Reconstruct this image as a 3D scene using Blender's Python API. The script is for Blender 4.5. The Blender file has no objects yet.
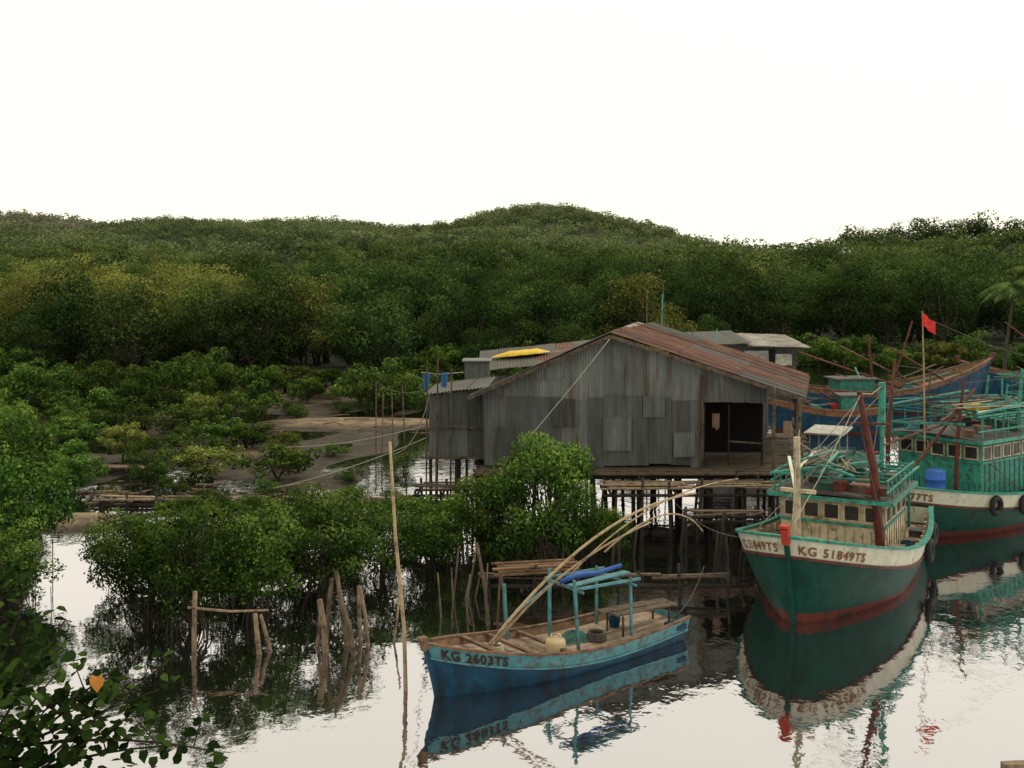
import bpy, math, random
import numpy as np
from mathutils import Vector, Matrix
random.seed(7)
rng=np.random.default_rng(7)
S=bpy.context.scene
COL=S.collection
R=random.uniform
def ss(x):
    x=np.clip(x,0,1); return x*x*(3-2*x)

# ------------------------------------------------------------ materials
def new_mat(name):
    m=bpy.data.materials.new(name); m.use_nodes=True
    nt=m.node_tree; nt.nodes.clear()
    return m,nt,nt.nodes.new('ShaderNodeOutputMaterial')
def N(nt,t,**k):
    n=nt.nodes.new(t)
    for a,b in k.items(): setattr(n,a,b)
    return n
def ramp(nt,stops):
    r=N(nt,'ShaderNodeValToRGB'); e=r.color_ramp.elements
    e[0].position=stops[0][0]; e[0].color=(*stops[0][1],1)
    e[1].position=stops[-1][0]; e[1].color=(*stops[-1][1],1)
    for p,c in stops[1:-1]:
        q=e.new(p); q.color=(*c,1)
    return r
def surf(name,c1,c2,scale=3.,stretch=(1,1,1),rough=.75,dirt=None,dlo=.5,dhi=.62,dscale=4.,dstretch=(1,1,1),bump=.3,bscale=25.,metal=0.,spec=.3,tintr=(.6,1.4)):
    m,nt,out=new_mat(name); L=nt.links
    tc=N(nt,'ShaderNodeTexCoord')
    mp=N(nt,'ShaderNodeMapping'); mp.inputs['Scale'].default_value=stretch; L.new(tc.outputs['Object'],mp.inputs[0])
    n1=N(nt,'ShaderNodeTexNoise'); n1.inputs['Scale'].default_value=scale; n1.inputs['Detail'].default_value=8; n1.inputs['Roughness'].default_value=.65
    L.new(mp.outputs[0],n1.inputs['Vector'])
    r=ramp(nt,[(.32,c1),(.68,c2)]); L.new(n1.outputs['Fac'],r.inputs[0])
    col=r.outputs[0]
    if dirt:
        mp2=N(nt,'ShaderNodeMapping'); mp2.inputs['Scale'].default_value=dstretch; mp2.inputs['Location'].default_value=(3.1,7.7,1.3); L.new(tc.outputs['Object'],mp2.inputs[0])
        n2=N(nt,'ShaderNodeTexNoise'); n2.inputs['Scale'].default_value=dscale; n2.inputs['Detail'].default_value=9; n2.inputs['Roughness'].default_value=.7
        L.new(mp2.outputs[0],n2.inputs['Vector'])
        r2=ramp(nt,[(dlo,(0,0,0)),(dhi,(1,1,1))]); L.new(n2.outputs['Fac'],r2.inputs[0])
        mx=N(nt,'ShaderNodeMixRGB'); mx.inputs[2].default_value=(*dirt,1); L.new(r2.outputs[0],mx.inputs[0]); L.new(col,mx.inputs[1]); col=mx.outputs[0]
    at=N(nt,'ShaderNodeAttribute'); at.attribute_name='tint'
    mr=N(nt,'ShaderNodeMapRange'); mr.inputs[3].default_value=tintr[0]; mr.inputs[4].default_value=tintr[1]; L.new(at.outputs['Fac'],mr.inputs[0])
    mul=N(nt,'ShaderNodeVectorMath',operation='SCALE'); L.new(col,mul.inputs[0]); L.new(mr.outputs[0],mul.inputs['Scale'])
    b=N(nt,'ShaderNodeBsdfPrincipled'); b.inputs['Roughness'].default_value=rough; b.inputs['Metallic'].default_value=metal
    b.inputs['Specular IOR Level'].default_value=spec
    L.new(mul.outputs[0],b.inputs['Base Color'])
    if bump:
        n3=N(nt,'ShaderNodeTexNoise'); n3.inputs['Scale'].default_value=bscale; n3.inputs['Detail'].default_value=5; L.new(mp.outputs[0],n3.inputs['Vector'])
        bp=N(nt,'ShaderNodeBump'); bp.inputs['Strength'].default_value=bump; bp.inputs['Distance'].default_value=.02
        L.new(n3.outputs['Fac'],bp.inputs['Height']); L.new(bp.outputs[0],b.inputs['Normal'])
    L.new(b.outputs[0],out.inputs[0])
    return m
def leafmat(name,dark,mid,light,trans=.25,hue=.018):
    m,nt,out=new_mat(name); L=nt.links
    at=N(nt,'ShaderNodeAttribute'); at.attribute_name='tint'
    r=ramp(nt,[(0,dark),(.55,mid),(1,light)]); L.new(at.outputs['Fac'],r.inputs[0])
    oi=N(nt,'ShaderNodeObjectInfo')
    hs=N(nt,'ShaderNodeHueSaturation')
    m1=N(nt,'ShaderNodeMapRange'); m1.inputs[3].default_value=.5-hue; m1.inputs[4].default_value=.5+hue*.5; L.new(oi.outputs['Random'],m1.inputs[0])
    mm=N(nt,'ShaderNodeMath',operation='FRACT'); m0=N(nt,'ShaderNodeMath',operation='MULTIPLY'); m0.inputs[1].default_value=7.31
    L.new(oi.outputs['Random'],m0.inputs[0]); L.new(m0.outputs[0],mm.inputs[0])
    m2=N(nt,'ShaderNodeMapRange'); m2.inputs[3].default_value=.6; m2.inputs[4].default_value=1.4; L.new(mm.outputs[0],m2.inputs[0])
    L.new(m1.outputs[0],hs.inputs['Hue']); L.new(m2.outputs[0],hs.inputs['Value']); L.new(r.outputs[0],hs.inputs['Color'])
    d=N(nt,'ShaderNodeBsdfDiffuse'); t=N(nt,'ShaderNodeBsdfTranslucent'); mx=N(nt,'ShaderNodeMixShader'); mx.inputs[0].default_value=trans
    L.new(hs.outputs[0],d.inputs[0]); L.new(hs.outputs[0],t.inputs[0]); L.new(d.outputs[0],mx.inputs[1]); L.new(t.outputs[0],mx.inputs[2])
    L.new(mx.outputs[0],out.inputs[0]); return m

M_mangrove=leafmat('mangrove_leaves',(.008,.018,.005),(.036,.074,.016),(.125,.18,.040))
M_mangrove2=leafmat('bright_mangrove_leaves',(.011,.027,.007),(.048,.098,.019),(.145,.225,.043))
M_tree=leafmat('tree_leaves',(.007,.016,.006),(.029,.060,.017),(.095,.135,.036),hue=.02)
M_yellow=leafmat('light_tree_leaves',(.045,.056,.014),(.12,.142,.034),(.23,.25,.066))
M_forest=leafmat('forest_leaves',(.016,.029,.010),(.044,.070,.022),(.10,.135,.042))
M_forest2=leafmat('hazed_upper_forest_leaves',(.044,.058,.027),(.086,.108,.048),(.135,.16,.068))  # lighter, greyer greens: distance haze painted into the leaf colour
M_far=leafmat('hazed_far_forest_leaves',(.15,.155,.10),(.18,.185,.12),(.21,.215,.14))  # palest leaf colours, with the most haze painted in
M_fore=leafmat('broad_leaves',(.006,.015,.004),(.018,.040,.010),(.06,.10,.022))
M_palm=leafmat('palm_leaves',(.03,.05,.015),(.07,.11,.035),(.14,.19,.06))
M_bark=surf('bark',(.025,.02,.014),(.07,.058,.043),6,(1,1,.3),.9)
M_root=surf('mangrove_root',(.012,.010,.007),(.038,.030,.022),6,(1,1,.4),.9)
M_wood=surf('weathered_wood',(.045,.032,.022),(.13,.095,.066),4,(3,3,.8),.85,dirt=(.025,.02,.015))
M_woodl=surf('pale_wood',(.12,.082,.053),(.25,.18,.12),4,(2,2,1),.8,dirt=(.04,.028,.02),dlo=.48,dhi=.64)
M_bamboo=surf('bamboo',(.25,.17,.10),(.40,.30,.19),5,(1,1,1),.6,dirt=(.10,.07,.045),dlo=.5,dhi=.68)
M_wdark=surf('dark_wet_wood',(.010,.008,.006),(.030,.023,.017),5,(2,2,.5),.8)
M_metal=surf('weathered_corrugated_metal',(.058,.064,.064),(.138,.148,.147),1.3,(1.4,1.4,.3),.62,dirt=(.060,.038,.026),dlo=.52,dhi=.68,dscale=1.5,dstretch=(2.0,2.0,.22),bump=.15,bscale=10,spec=.3,tintr=(.45,1.4))
M_roof=surf('rusty_roof_metal',(.050,.018,.011),(.125,.050,.031),1.2,(1,1,1),.7,dirt=(.20,.155,.12),dlo=.57,dhi=.68,dscale=.9,dstretch=(1,1.5,1),bump=.2,spec=.3)
M_groof=surf('grey_roof_metal',(.032,.031,.029),(.080,.078,.072),1.2,(1,1,1),.6,dirt=(.05,.03,.02),dlo=.5,dhi=.65,dscale=1.5)
M_proof=surf('pale_ridge_metal',(.20,.18,.155),(.34,.31,.27),1.4,(1,1,1),.6,dirt=(.12,.065,.04),dlo=.5,dhi=.62,dscale=1.2)
M_wroof=surf('pale_sheet',(.22,.215,.195),(.40,.39,.35),1.2,(1,1,1),.6,dirt=(.10,.08,.06),dlo=.48,dhi=.66)
M_dark=surf('painted_interior_shade',(.004,.004,.0035),(.010,.009,.008),2,bump=0,rough=.95)  # near-black colour that paints the shade of unlit interiors
M_green=surf('green_boat_paint',(.003,.034,.026),(.007,.060,.046),2,(1,1,1),.5,dirt=(.004,.018,.015),dlo=.5,dhi=.72,dscale=1.6,dstretch=(1.2,1.2,.35),bump=.12,bscale=14,spec=.15,tintr=(.8,1.2))
M_teal=surf('teal_paint',(.014,.14,.11),(.040,.28,.22),5,(1,1,1),.5,dirt=(.05,.045,.03),dlo=.52,dhi=.63,dscale=6,tintr=(.5,1.4))
M_white=surf('dirty_white_paint',(.42,.42,.33),(.60,.59,.48),3,(1,1,1),.5,dirt=(.17,.12,.07),dlo=.55,dhi=.72,dscale=3,dstretch=(1,1,.4),bump=.1,tintr=(.85,1.1))
M_cream=surf('cream_wood_paint',(.36,.30,.20),(.54,.46,.33),3,(1,1,1),.6,dirt=(.12,.08,.045),dlo=.49,dhi=.67,dscale=4)
M_red=surf('red_paint',(.28,.018,.010),(.42,.04,.02),4,rough=.5,dirt=(.1,.03,.02),dlo=.55,dhi=.7)
M_redk=surf('dark_red_paint',(.065,.012,.008),(.14,.028,.018),4,rough=.6,dirt=(.04,.02,.015))
M_blue=surf('blue_boat_paint',(.005,.032,.068),(.012,.064,.12),2.5,(1,1,1),.5,dirt=(.012,.022,.032),dlo=.46,dhi=.64,dscale=3,dstretch=(1,1,.4),bump=.15,spec=.15,tintr=(.8,1.2))
M_lblue=surf('light_blue_paint',(.035,.15,.185),(.09,.27,.31),4,(1,1,1),.5,dirt=(.08,.075,.06),dlo=.5,dhi=.62,dscale=5,tintr=(.7,1.2))
M_orange=surf('faded_orange_paint',(.13,.055,.03),(.23,.105,.055),4,rough=.7,dirt=(.07,.04,.025))
M_bright=surf('bright_blue_plastic',(.01,.06,.28),(.02,.11,.42),3,rough=.5,bump=.1,dirt=(.02,.05,.12))
M_deck=surf('deck_planks',(.165,.115,.08),(.32,.24,.175),3,(1,4,1),.7,dirt=(.07,.048,.034),dlo=.5,dhi=.7,dscale=3)
M_rim=surf('brown_timber',(.085,.046,.027),(.20,.115,.068),5,rough=.7,dirt=(.045,.03,.022))
M_letter=surf('ochre_lettering',(.12,.035,.010),(.20,.07,.018),5,rough=.6,bump=0)
M_letterd=surf('dark_lettering',(.018,.007,.007),(.038,.012,.010),5,rough=.6,bump=0)
M_rubber=surf('tyre_rubber',(.008,.008,.008),(.02,.02,.02),5,rough=.8)
M_glass=surf('dark_window',(.012,.016,.018),(.03,.035,.035),1,rough=.15,bump=0,spec=.5)
M_yel=surf('yellow_tarp',(.48,.30,.02),(.62,.42,.04),2,rough=.6)
M_net=surf('fishing_net',(.02,.06,.05),(.05,.13,.10),14,rough=.9,bump=1,bscale=50)
M_rope=surf('rope',(.22,.19,.15),(.40,.37,.31),10,rough=.9,bump=0)
M_roped=surf('dark_rope',(.04,.035,.03),(.1,.09,.07),10,rough=.9,bump=0)
M_cloth=surf('blue_cloth',(.02,.07,.18),(.04,.13,.28),3,rough=.9)
M_clothb=surf('brown_cloth',(.12,.07,.05),(.25,.17,.13),3,rough=.9)
M_clothr=surf('red_cloth',(.4,.02,.02),(.55,.05,.04),3,rough=.9)
M_plastic=surf('cream_plastic',(.46,.34,.2),(.58,.46,.3),3,rough=.5,bump=.05)

# ------------------------------------------------------------ mesh builder
class MB:
    def __init__(s): s.v=[];s.f=[];s.m=[];s.t=[]
    def add(s,vs,fs,mat=0,tint=None):
        o=len(s.v); s.v.extend([tuple(p) for p in vs])
        if tint is None: tint=R(.3,.7)
        for q in fs:
            s.f.append(tuple(i+o for i in q)); s.m.append(mat); s.t.append(tint)
        return s
    def beam(s,a,b,w,h=None,mat=0,tint=None,up=(0,0,1)):
        h=h or w; a=Vector(a);b=Vector(b);d=(b-a).normalized(); up=Vector(up)
        if abs(d.dot(up))>.95: up=Vector((1,0,0))
        x=d.cross(up).normalized(); y=x.cross(d).normalized()
        vs=[]
        for p in (a,b):
            for i,j in ((-1,-1),(1,-1),(1,1),(-1,1)): vs.append(p+x*(i*w/2)+y*(j*h/2))
        return s.add(vs,[(0,1,2,3),(7,6,5,4),(0,4,5,1),(1,5,6,2),(2,6,7,3),(3,7,4,0)],mat,tint)
    def box(s,c,sz,mat=0,tint=None,rz=0):
        c=Vector(c); vs=[]; ca,sa=math.cos(rz),math.sin(rz)
        for k in (-1,1):
            for i,j in ((-1,-1),(1,-1),(1,1),(-1,1)):
                x,y=i*sz[0]/2,j*sz[1]/2
                vs.append((c.x+x*ca-y*sa,c.y+x*sa+y*ca,c.z+k*sz[2]/2))
        return s.add(vs,[(3,2,1,0),(4,5,6,7),(0,1,5,4),(1,2,6,5),(2,3,7,6),(3,0,4,7)],mat,tint)
    def tube(s,pts,rad,n=6,mat=0,tint=None):
        pts=[Vector(p) for p in pts]
        if not hasattr(rad,'__len__'): rad=[rad]*len(pts)
        vs=[];ref=Vector((0,0,1))
        d0=(pts[1]-pts[0]).normalized()
        if abs(d0.dot(ref))>.9: ref=Vector((1,0,0))
        for i,p in enumerate(pts):
            d=(pts[min(i+1,len(pts)-1)]-pts[max(i-1,0)])
            d=d.normalized() if d.length>1e-9 else d0
            x=d.cross(ref)
            if x.length<1e-3: x=d.cross(Vector((0,1,0)))
            x.normalize(); y=d.cross(x).normalized()
            for k in range(n):
                a=2*math.pi*k/n; vs.append(p+(x*math.cos(a)+y*math.sin(a))*rad[i])
        fs=[]
        for i in range(len(pts)-1):
            for k in range(n):
                k2=(k+1)%n; fs.append((i*n+k,i*n+k2,(i+1)*n+k2,(i+1)*n+k))
        fs.append(tuple(range(n))[::-1]); fs.append(tuple((len(pts)-1)*n+k for k in range(n)))
        return s.add(vs,fs,mat,tint)
    def lathe(s,prof,c,n=16,mat=0,tint=None):
        c=Vector(c);vs=[];fs=[]
        for r,z in prof:
            for k in range(n):
                a=2*math.pi*k/n; vs.append((c.x+r*math.cos(a),c.y+r*math.sin(a),c.z+z))
        for i in range(len(prof)-1):
            for k in range(n):
                k2=(k+1)%n; fs.append((i*n+k,i*n+k2,(i+1)*n+k2,(i+1)*n+k))
        return s.add(vs,fs,mat,tint)
    def torus(s,c,axis,r1,r2,mat=0,n=18,k=8):
        axis=Vector(axis).normalized(); x=axis.cross(Vector((0,0,1))).normalized(); y=axis.cross(x); c=Vector(c);vs=[];fs=[]
        for i in range(n):
            a=2*math.pi*i/n; rd=x*math.cos(a)+y*math.sin(a)
            for j in range(k):
                b=2*math.pi*j/k; vs.append(c+rd*(r1+r2*math.cos(b))+axis*(r2*math.sin(b)))
        for i in range(n):
            for j in range(k):
                fs.append((i*k+j,((i+1)%n)*k+j,((i+1)%n)*k+(j+1)%k,i*k+(j+1)%k))
        return s.add(vs,fs,mat)
    def corr(s,o,u,w,nrm,period=.09,amp=.018,mat=0,sheet=.8,jit=.0,rows=1,mats=None):
        o=Vector(o);u=Vector(u);w=Vector(w);nrm=Vector(nrm).normalized();U=u.length;ud=u/U
        wd=w.normalized();W=w.length
        k=0;x=0
        while x<U-.05:
            x2=min(U,x+sheet*R(.9,1.1)); 
            for r in range(rows):
                a0=W*r/rows; a1=W*(r+1)/rows+(.1 if r<rows-1 else 0)
                jj=R(-jit,jit) if r==0 else 0; off=nrm*(.012*(k%2)+.015*r)
                n=max(2,int((x2-x)/(period/4))); vs=[];fs=[]
                for i in range(n+1):
                    xx=x+(x2-x)*i/n; dz=nrm*(amp*math.sin(2*math.pi*xx/period))
                    b=o+ud*xx+dz+off
                    vs+= [b+wd*(a0+jj),b+wd*(a1)]
                for i in range(n): fs.append((2*i,2*i+2,2*i+3,2*i+1))
                s.add(vs,fs,(mat if mats is None else random.choice(mats)),R(.1,.95))
            x=x2-.02 if x2<U else U; k+=1
        return s
    def build(s,name,mats,parent=None,loc=(0,0,0),smooth=False,origin=None):
        me=bpy.data.meshes.new(name)
        v=s.v
        if origin is not None:
            v=[(a-origin[0],b-origin[1],c-origin[2]) for a,b,c in v]
        me.from_pydata(v,[],s.f)
        for m in mats: me.materials.append(m)
        me.polygons.foreach_set('material_index',s.m)
        at=me.attributes.new('tint','FLOAT','FACE'); at.data.foreach_set('value',s.t)
        if smooth: me.polygons.foreach_set('use_smooth',[True]*len(s.f))
        me.update()
        ob=bpy.data.objects.new(name,me); COL.objects.link(ob)
        if parent is not None: ob.parent=parent
        ob.location=loc
        return ob
def tag(ob,label,cat,group=None):
    ob["label"]=label; ob["category"]=cat
    if group: ob["group"]=group
    return ob
def root(name,label,cat,loc,rz=0,group=None):
    e=bpy.data.objects.new(name,None); e.empty_display_size=.3; COL.objects.link(e); e.location=loc; e.rotation_euler=(0,0,rz)
    return tag(e,label,cat,group)
def quads(name,V,F,T,mat,parent=None):
    me=bpy.data.meshes.new(name); n=len(F); k=F.shape[1]
    me.vertices.add(len(V)); me.vertices.foreach_set('co',V.astype(np.float32).ravel())
    me.loops.add(n*k); me.loops.foreach_set('vertex_index',F.astype(np.int32).ravel())
    me.polygons.add(n); me.polygons.foreach_set('loop_start',np.arange(0,n*k,k,dtype=np.int32))
    me.polygons.foreach_set('loop_total',np.full(n,k,dtype=np.int32))
    at=me.attributes.new('tint','FLOAT','FACE'); at.data.foreach_set('value',T.astype(np.float32))
    me.materials.append(mat); me.update(calc_edges=True); me.validate()
    ob=bpy.data.objects.new(name,me); COL.objects.link(ob)
    if parent is not None: ob.parent=parent
    return ob
def unit(a): return a/np.maximum(np.linalg.norm(a,axis=1,keepdims=True),1e-9)
def leaves(P,Nn,size,asp=.45):
    n=len(P); r=rng.normal(size=(n,3)); a=unit(np.cross(Nn,r)); b=np.cross(Nn,a)
    sz=size[:,None]
    V=np.empty((n,4,3)); fold=Nn*sz*.12
    V[:,0]=P-a*sz*.5; V[:,1]=P+b*sz*asp*.5+fold-a*sz*.05; V[:,2]=P+a*sz*.5; V[:,3]=P-b*sz*asp*.5+fold-a*sz*.05
    return V.reshape(-1,3), np.arange(4*n).reshape(n,4)
def crown_cloud(Rx,z0,z1,nl,n,size,seed,lobe=(.28,.45),asp=.5,rnd=.6,shell=.45):
    g=np.random.default_rng(seed)
    zc=(z0+z1)/2; hz=(z1-z0)/2
    d=unit(g.normal(size=(nl,3))); rad=g.uniform(.25,.9,nl)**.6
    C=d*rad[:,None]*np.array([Rx,Rx,hz])*.88; C[:,2]+=zc
    Lr=g.uniform(*lobe,nl)*min(Rx,hz*1.1)
    w=Lr**2; idx=g.choice(nl,size=n,p=w/w.sum())
    dd=unit(g.normal(size=(n,3))+np.array([0,0,.25])); rr=Lr[idx]*(shell+(1.1-shell)*g.uniform(0,1,n)**.6)
    P=C[idx]+dd*rr[:,None]*np.array([1.15,1.15,.85])
    nn=unit(dd*.7+g.normal(size=(n,3))*rnd+np.array([0,0,.35]))
    T=np.clip(.42+.28*dd[:,2]+.18*g.normal(size=n)+(g.uniform(-.15,.15,nl))[idx]+.12*(P[:,2]-zc)/hz,0,1)  # tint rises towards lobe and crown tops: light from above painted in
    k=P[:,2]>z0*.6
    P,nn,T=P[k],nn[k],T[k]
    V,F=leaves(P,nn,g.uniform(.7,1.3,len(P))*size,asp)
    return V,F,T,C,Lr

def make_tree(name,label,cat,Rx,z0,z1,nl,n,size,seed,mat,roots=False,group=None,multi=3,bark=None,lobe=(.28,.45)):
    g=random.Random(seed)
    rt=root(name,label,cat,(0,0,-500),0,group)
    V,F,T,C,Lr=crown_cloud(Rx,z0,z1,nl,n,size,seed,lobe=lobe)
    quads('crown',V,F,T,mat,rt)
    mb=MB(); base=[]
    for i in range(multi):
        a=g.uniform(0,6.28); rr=g.uniform(0,.12)*Rx
        base.append((math.cos(a)*rr,math.sin(a)*rr))
    tr=max(.04,.022*z1)
    fork=max(.3,z0*.75)
    for i,(bx,by) in enumerate(base):
        a=g.uniform(0,6.28); top=(bx+math.cos(a)*Rx*.15,by+math.sin(a)*Rx*.15,fork+ .2*(z1-z0))
        mb.tube([(bx,by,-1.0),(bx*.9,by*1.1,fork*.6),top],[tr*1.2,tr,tr*.7],6)
        base[i]=(bx,by,top)
    for j in range(nl):
        b=base[j%multi][2]; c=Vector(C[j]); m=(Vector(b)+c)/2+Vector((g.uniform(-.1,.1)*Rx,g.uniform(-.1,.1)*Rx,-.05*z1))
        mb.tube([b,m,c],[tr*.45,tr*.3,tr*.12],5)
    if roots:
        for j in range(16):
            a=g.uniform(0,6.28); r=g.uniform(.25,.7)*Rx; h=g.uniform(.3,.7)
            mb.tube([(math.cos(a)*r*.25,math.sin(a)*r*.25,h+.3),(math.cos(a)*r*.7,math.sin(a)*r*.7,h*.75),(math.cos(a)*r,math.sin(a)*r,-.6)],[.028,.022,.014],5)
        for j in range(8):
            a=g.uniform(0,6.28); r=g.uniform(.2,.8)*Rx
            mb.tube([(math.cos(a)*r,math.sin(a)*r,1.0),(math.cos(a)*r*1.03+g.uniform(-.1,.1),math.sin(a)*r,-.5)],[.015,.01],4)
    mb.build('trunk',[bark or (M_root if roots else M_bark)],rt)
    return rt
def copy_thing(src,loc,sc,rz,label=None):
    o=src.copy(); COL.objects.link(o); o.location=loc; o.scale=sc if hasattr(sc,'__len__') else (sc,)*3; o.rotation_euler=(0,0,rz)
    for c in src.children:
        k=c.copy(); COL.objects.link(k); k.parent=o
    if label: o["label"]=label
    return o
def remove_thing(src):
    for c in list(src.children): bpy.data.objects.remove(c)
    bpy.data.objects.remove(src)

# ------------------------------------------------------------ world & camera
w=bpy.data.worlds.new("World"); S.world=w; w.use_nodes=True; nt=w.node_tree; nt.nodes.clear()
sky=N(nt,'ShaderNodeTexSky',sky_type='NISHITA'); sky.sun_disc=False; sky.sun_elevation=math.radians(55); sky.sun_rotation=math.radians(70)
sky.dust_density=6; sky.air_density=1.2
hs=N(nt,'ShaderNodeHueSaturation'); hs.inputs['Saturation'].default_value=.12; nt.links.new(sky.outputs[0],hs.inputs['Color'])
mx=N(nt,'ShaderNodeMixRGB'); mx.inputs[0].default_value=.90; mx.inputs[2].default_value=(13.5,13.1,10.6,1); nt.links.new(hs.outputs[0],mx.inputs[1])
bg=N(nt,'ShaderNodeBackground'); bg.inputs[1].default_value=.1; nt.links.new(mx.outputs[0],bg.inputs[0])
wo=N(nt,'ShaderNodeOutputWorld'); nt.links.new(bg.outputs[0],wo.inputs[0])
sl=bpy.data.lights.new('sun','SUN'); sl.energy=1.5; sl.angle=math.radians(12); sl.color=(1,.91,.75)
so=bpy.data.objects.new('sun',sl); COL.objects.link(so); so.rotation_euler=(math.radians(35),0,math.radians(110))
cam=bpy.data.cameras.new('camera'); co=bpy.data.objects.new('camera',cam); COL.objects.link(co); S.camera=co
co.location=(0,0,8); co.rotation_euler=(math.radians(90),0,0); cam.lens=38.6; cam.sensor_width=36
cam.shift_y=-104/1024; cam.clip_end=6000; cam.clip_start=.1
S.view_settings.view_transform='Standard'; S.view_settings.look='None'; S.view_settings.exposure=0

# ------------------------------------------------------------ terrain
ax=(np.array([-150,0,60,110,160,230,330,400,450,490,530,560,600,650,700,760,850,1200])-512)*.546
az=np.maximum(8+(280-np.array([246,243,235,220,207,211,208,217,214,200,194,194,203,224,244,264,280,282]))*.546-12,0)
bx=(np.array([560,640,700,775,800,860,930,1024,1200,1600])-512)*.2368
bz=np.maximum(8+(280-np.array([292,283,271,254,243,236,226,214,207,213]))*.2368-10,0)
def height(x,y):
    n=.5*np.sin(.23*x+1.3)*np.cos(.31*y)+.3*np.sin(.61*x+.4*y+2)+.25*np.sin(1.3*x-.9*y)
    yb=72+30*ss((x-10)/16)
    land=ss((y-yb+3*n)/10)
    mud=ss((y-36)/6)*ss((-2.0-x)/4)
    z=-1.2+mud*(1.215+.12*n)
    z=z*(1-land)+land*(.8)
    def mound(cx,cy,rx,ry,hh):
        return -1.2+(1.2+hh+.12*n)*np.exp(-(((x-cx)/rx)**2+((y-cy)/ry)**2+.25*n)**2)
    z=np.maximum(z,mound(-8.5,61,9.0,3.8,.24)); z=np.maximum(z,mound(-14.5,36,4,2.4,.24)); z=np.maximum(z,mound(-8.5,38.0,5,1.6,.08)); z=np.maximum(z,mound(-21,49,4.5,2.5,.22))
    z=np.maximum(z,-1.2+2.2*ss((-5.4-x)/2)*ss((13-y)/4))
    A=np.interp(x,ax,az)*np.clip((y-150)/450,0,1)**1.15*(1-.8*ss((y-640)/500))
    B=np.interp(x,bx,bz)*np.clip((y-112)/150,0,1)**1.1*(1-ss((y-280)/200))
    C=80*np.exp(-(((x+760)/360)**4))*ss((y-900)/500)
    bump=3.6*np.sin(.042*x+.8)*np.cos(.030*y+.01*x)+1.8*np.sin(.09*x+.06*y)
    return z+np.maximum(np.maximum(A,B),C)+bump*ss((y-165)/90)*(1-ss((y-460)/110))
ny,nx=260,190
yy=np.concatenate([np.linspace(-40,110,130),110*np.exp(np.linspace(.02,math.log(3200/110),130))])
sx=np.linspace(-1,1,nx); sx=np.sign(sx)*np.abs(sx)**1.3
X=(70+np.maximum(yy,0)*.85)[:,None]*sx[None,:]; Y=np.repeat(yy[:,None],nx,1); Z=height(X,Y)
V=np.stack([X,Y,Z],-1).reshape(-1,3); i=np.arange(ny*nx).reshape(ny,nx)
F=np.stack([i[:-1,:-1],i[:-1,1:],i[1:,1:],i[1:,:-1]],-1).reshape(-1,4)
m,nt,out=new_mat('mud_and_forest_floor'); L=nt.links
geo=N(nt,'ShaderNodeNewGeometry'); sp=N(nt,'ShaderNodeSeparateXYZ'); L.new(geo.outputs['Position'],sp.inputs[0])
n1=N(nt,'ShaderNodeTexNoise'); n1.inputs['Scale'].default_value=.9; n1.inputs['Detail'].default_value=10; n1.inputs['Roughness'].default_value=.7; L.new(geo.outputs['Position'],n1.inputs['Vector'])
r1=ramp(nt,[(.36,(.055,.038,.024)),(.60,(.24,.17,.105))]); L.new(n1.outputs['Fac'],r1.inputs[0])
wet=N(nt,'ShaderNodeMapRange'); wet.inputs[1].default_value=.05; wet.inputs[2].default_value=.22; wet.inputs[3].default_value=.2; wet.inputs[4].default_value=1; L.new(sp.outputs['Z'],wet.inputs[0])
wm=N(nt,'ShaderNodeVectorMath',operation='SCALE'); L.new(r1.outputs[0],wm.inputs[0]); L.new(wet.outputs[0],wm.inputs['Scale'])
r2=ramp(nt,[(.35,(.010,.015,.006)),(.7,(.03,.04,.014))]); L.new(n1.outputs['Fac'],r2.inputs[0])
mr=N(nt,'ShaderNodeMapRange'); mr.inputs[1].default_value=.42; mr.inputs[2].default_value=.58; L.new(sp.outputs['Z'],mr.inputs[0])
mxx=N(nt,'ShaderNodeMixRGB'); L.new(mr.outputs[0],mxx.inputs[0]); L.new(wm.outputs[0],mxx.inputs[1]); L.new(r2.outputs[0],mxx.inputs[2])
pb=N(nt,'ShaderNodeBsdfPrincipled'); pb.inputs['Roughness'].default_value=.75; pb.inputs['Specular IOR Level'].default_value=.25; L.new(mxx.outputs[0],pb.inputs['Base Color'])
bp=N(nt,'ShaderNodeBump'); bp.inputs['Strength'].default_value=.8; bp.inputs['Distance'].default_value=.15; n2=N(nt,'ShaderNodeTexNoise'); n2.inputs['Scale'].default_value=3; n2.inputs['Detail'].default_value=6; L.new(geo.outputs['Position'],n2.inputs['Vector']); L.new(n2.outputs['Fac'],bp.inputs['Height']); L.new(bp.outputs[0],pb.inputs['Normal'])
L.new(pb.outputs[0],out.inputs[0])
g=quads('ground',V,F,np.full(len(F),.5),m); g["kind"]="structure"; g.data.polygons.foreach_set('use_smooth',[True]*len(F))

# water
m,nt,out=new_mat('river_water'); L=nt.links
geo=N(nt,'ShaderNodeNewGeometry'); mp=N(nt,'ShaderNodeMapping'); mp.inputs['Scale'].default_value=(1,.8,1); L.new(geo.outputs['Position'],mp.inputs[0])
n1=N(nt,'ShaderNodeTexNoise'); n1.inputs['Scale'].default_value=2.2; n1.inputs['Detail'].default_value=3; L.new(mp.outputs[0],n1.inputs['Vector'])
n3=N(nt,'ShaderNodeTexNoise'); n3.inputs['Scale'].default_value=.4; n3.inputs['Detail'].default_value=2; L.new(mp.outputs[0],n3.inputs['Vector'])
ad=N(nt,'ShaderNodeMath',operation='MULTIPLY_ADD'); ad.inputs[1].default_value=2.0; L.new(n3.outputs['Fac'],ad.inputs[0]); L.new(n1.outputs['Fac'],ad.inputs[2])
bp=N(nt,'ShaderNodeBump'); bp.inputs['Strength'].default_value=.32; bp.inputs['Distance'].default_value=.026; L.new(ad.outputs[0],bp.inputs['Height'])
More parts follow.
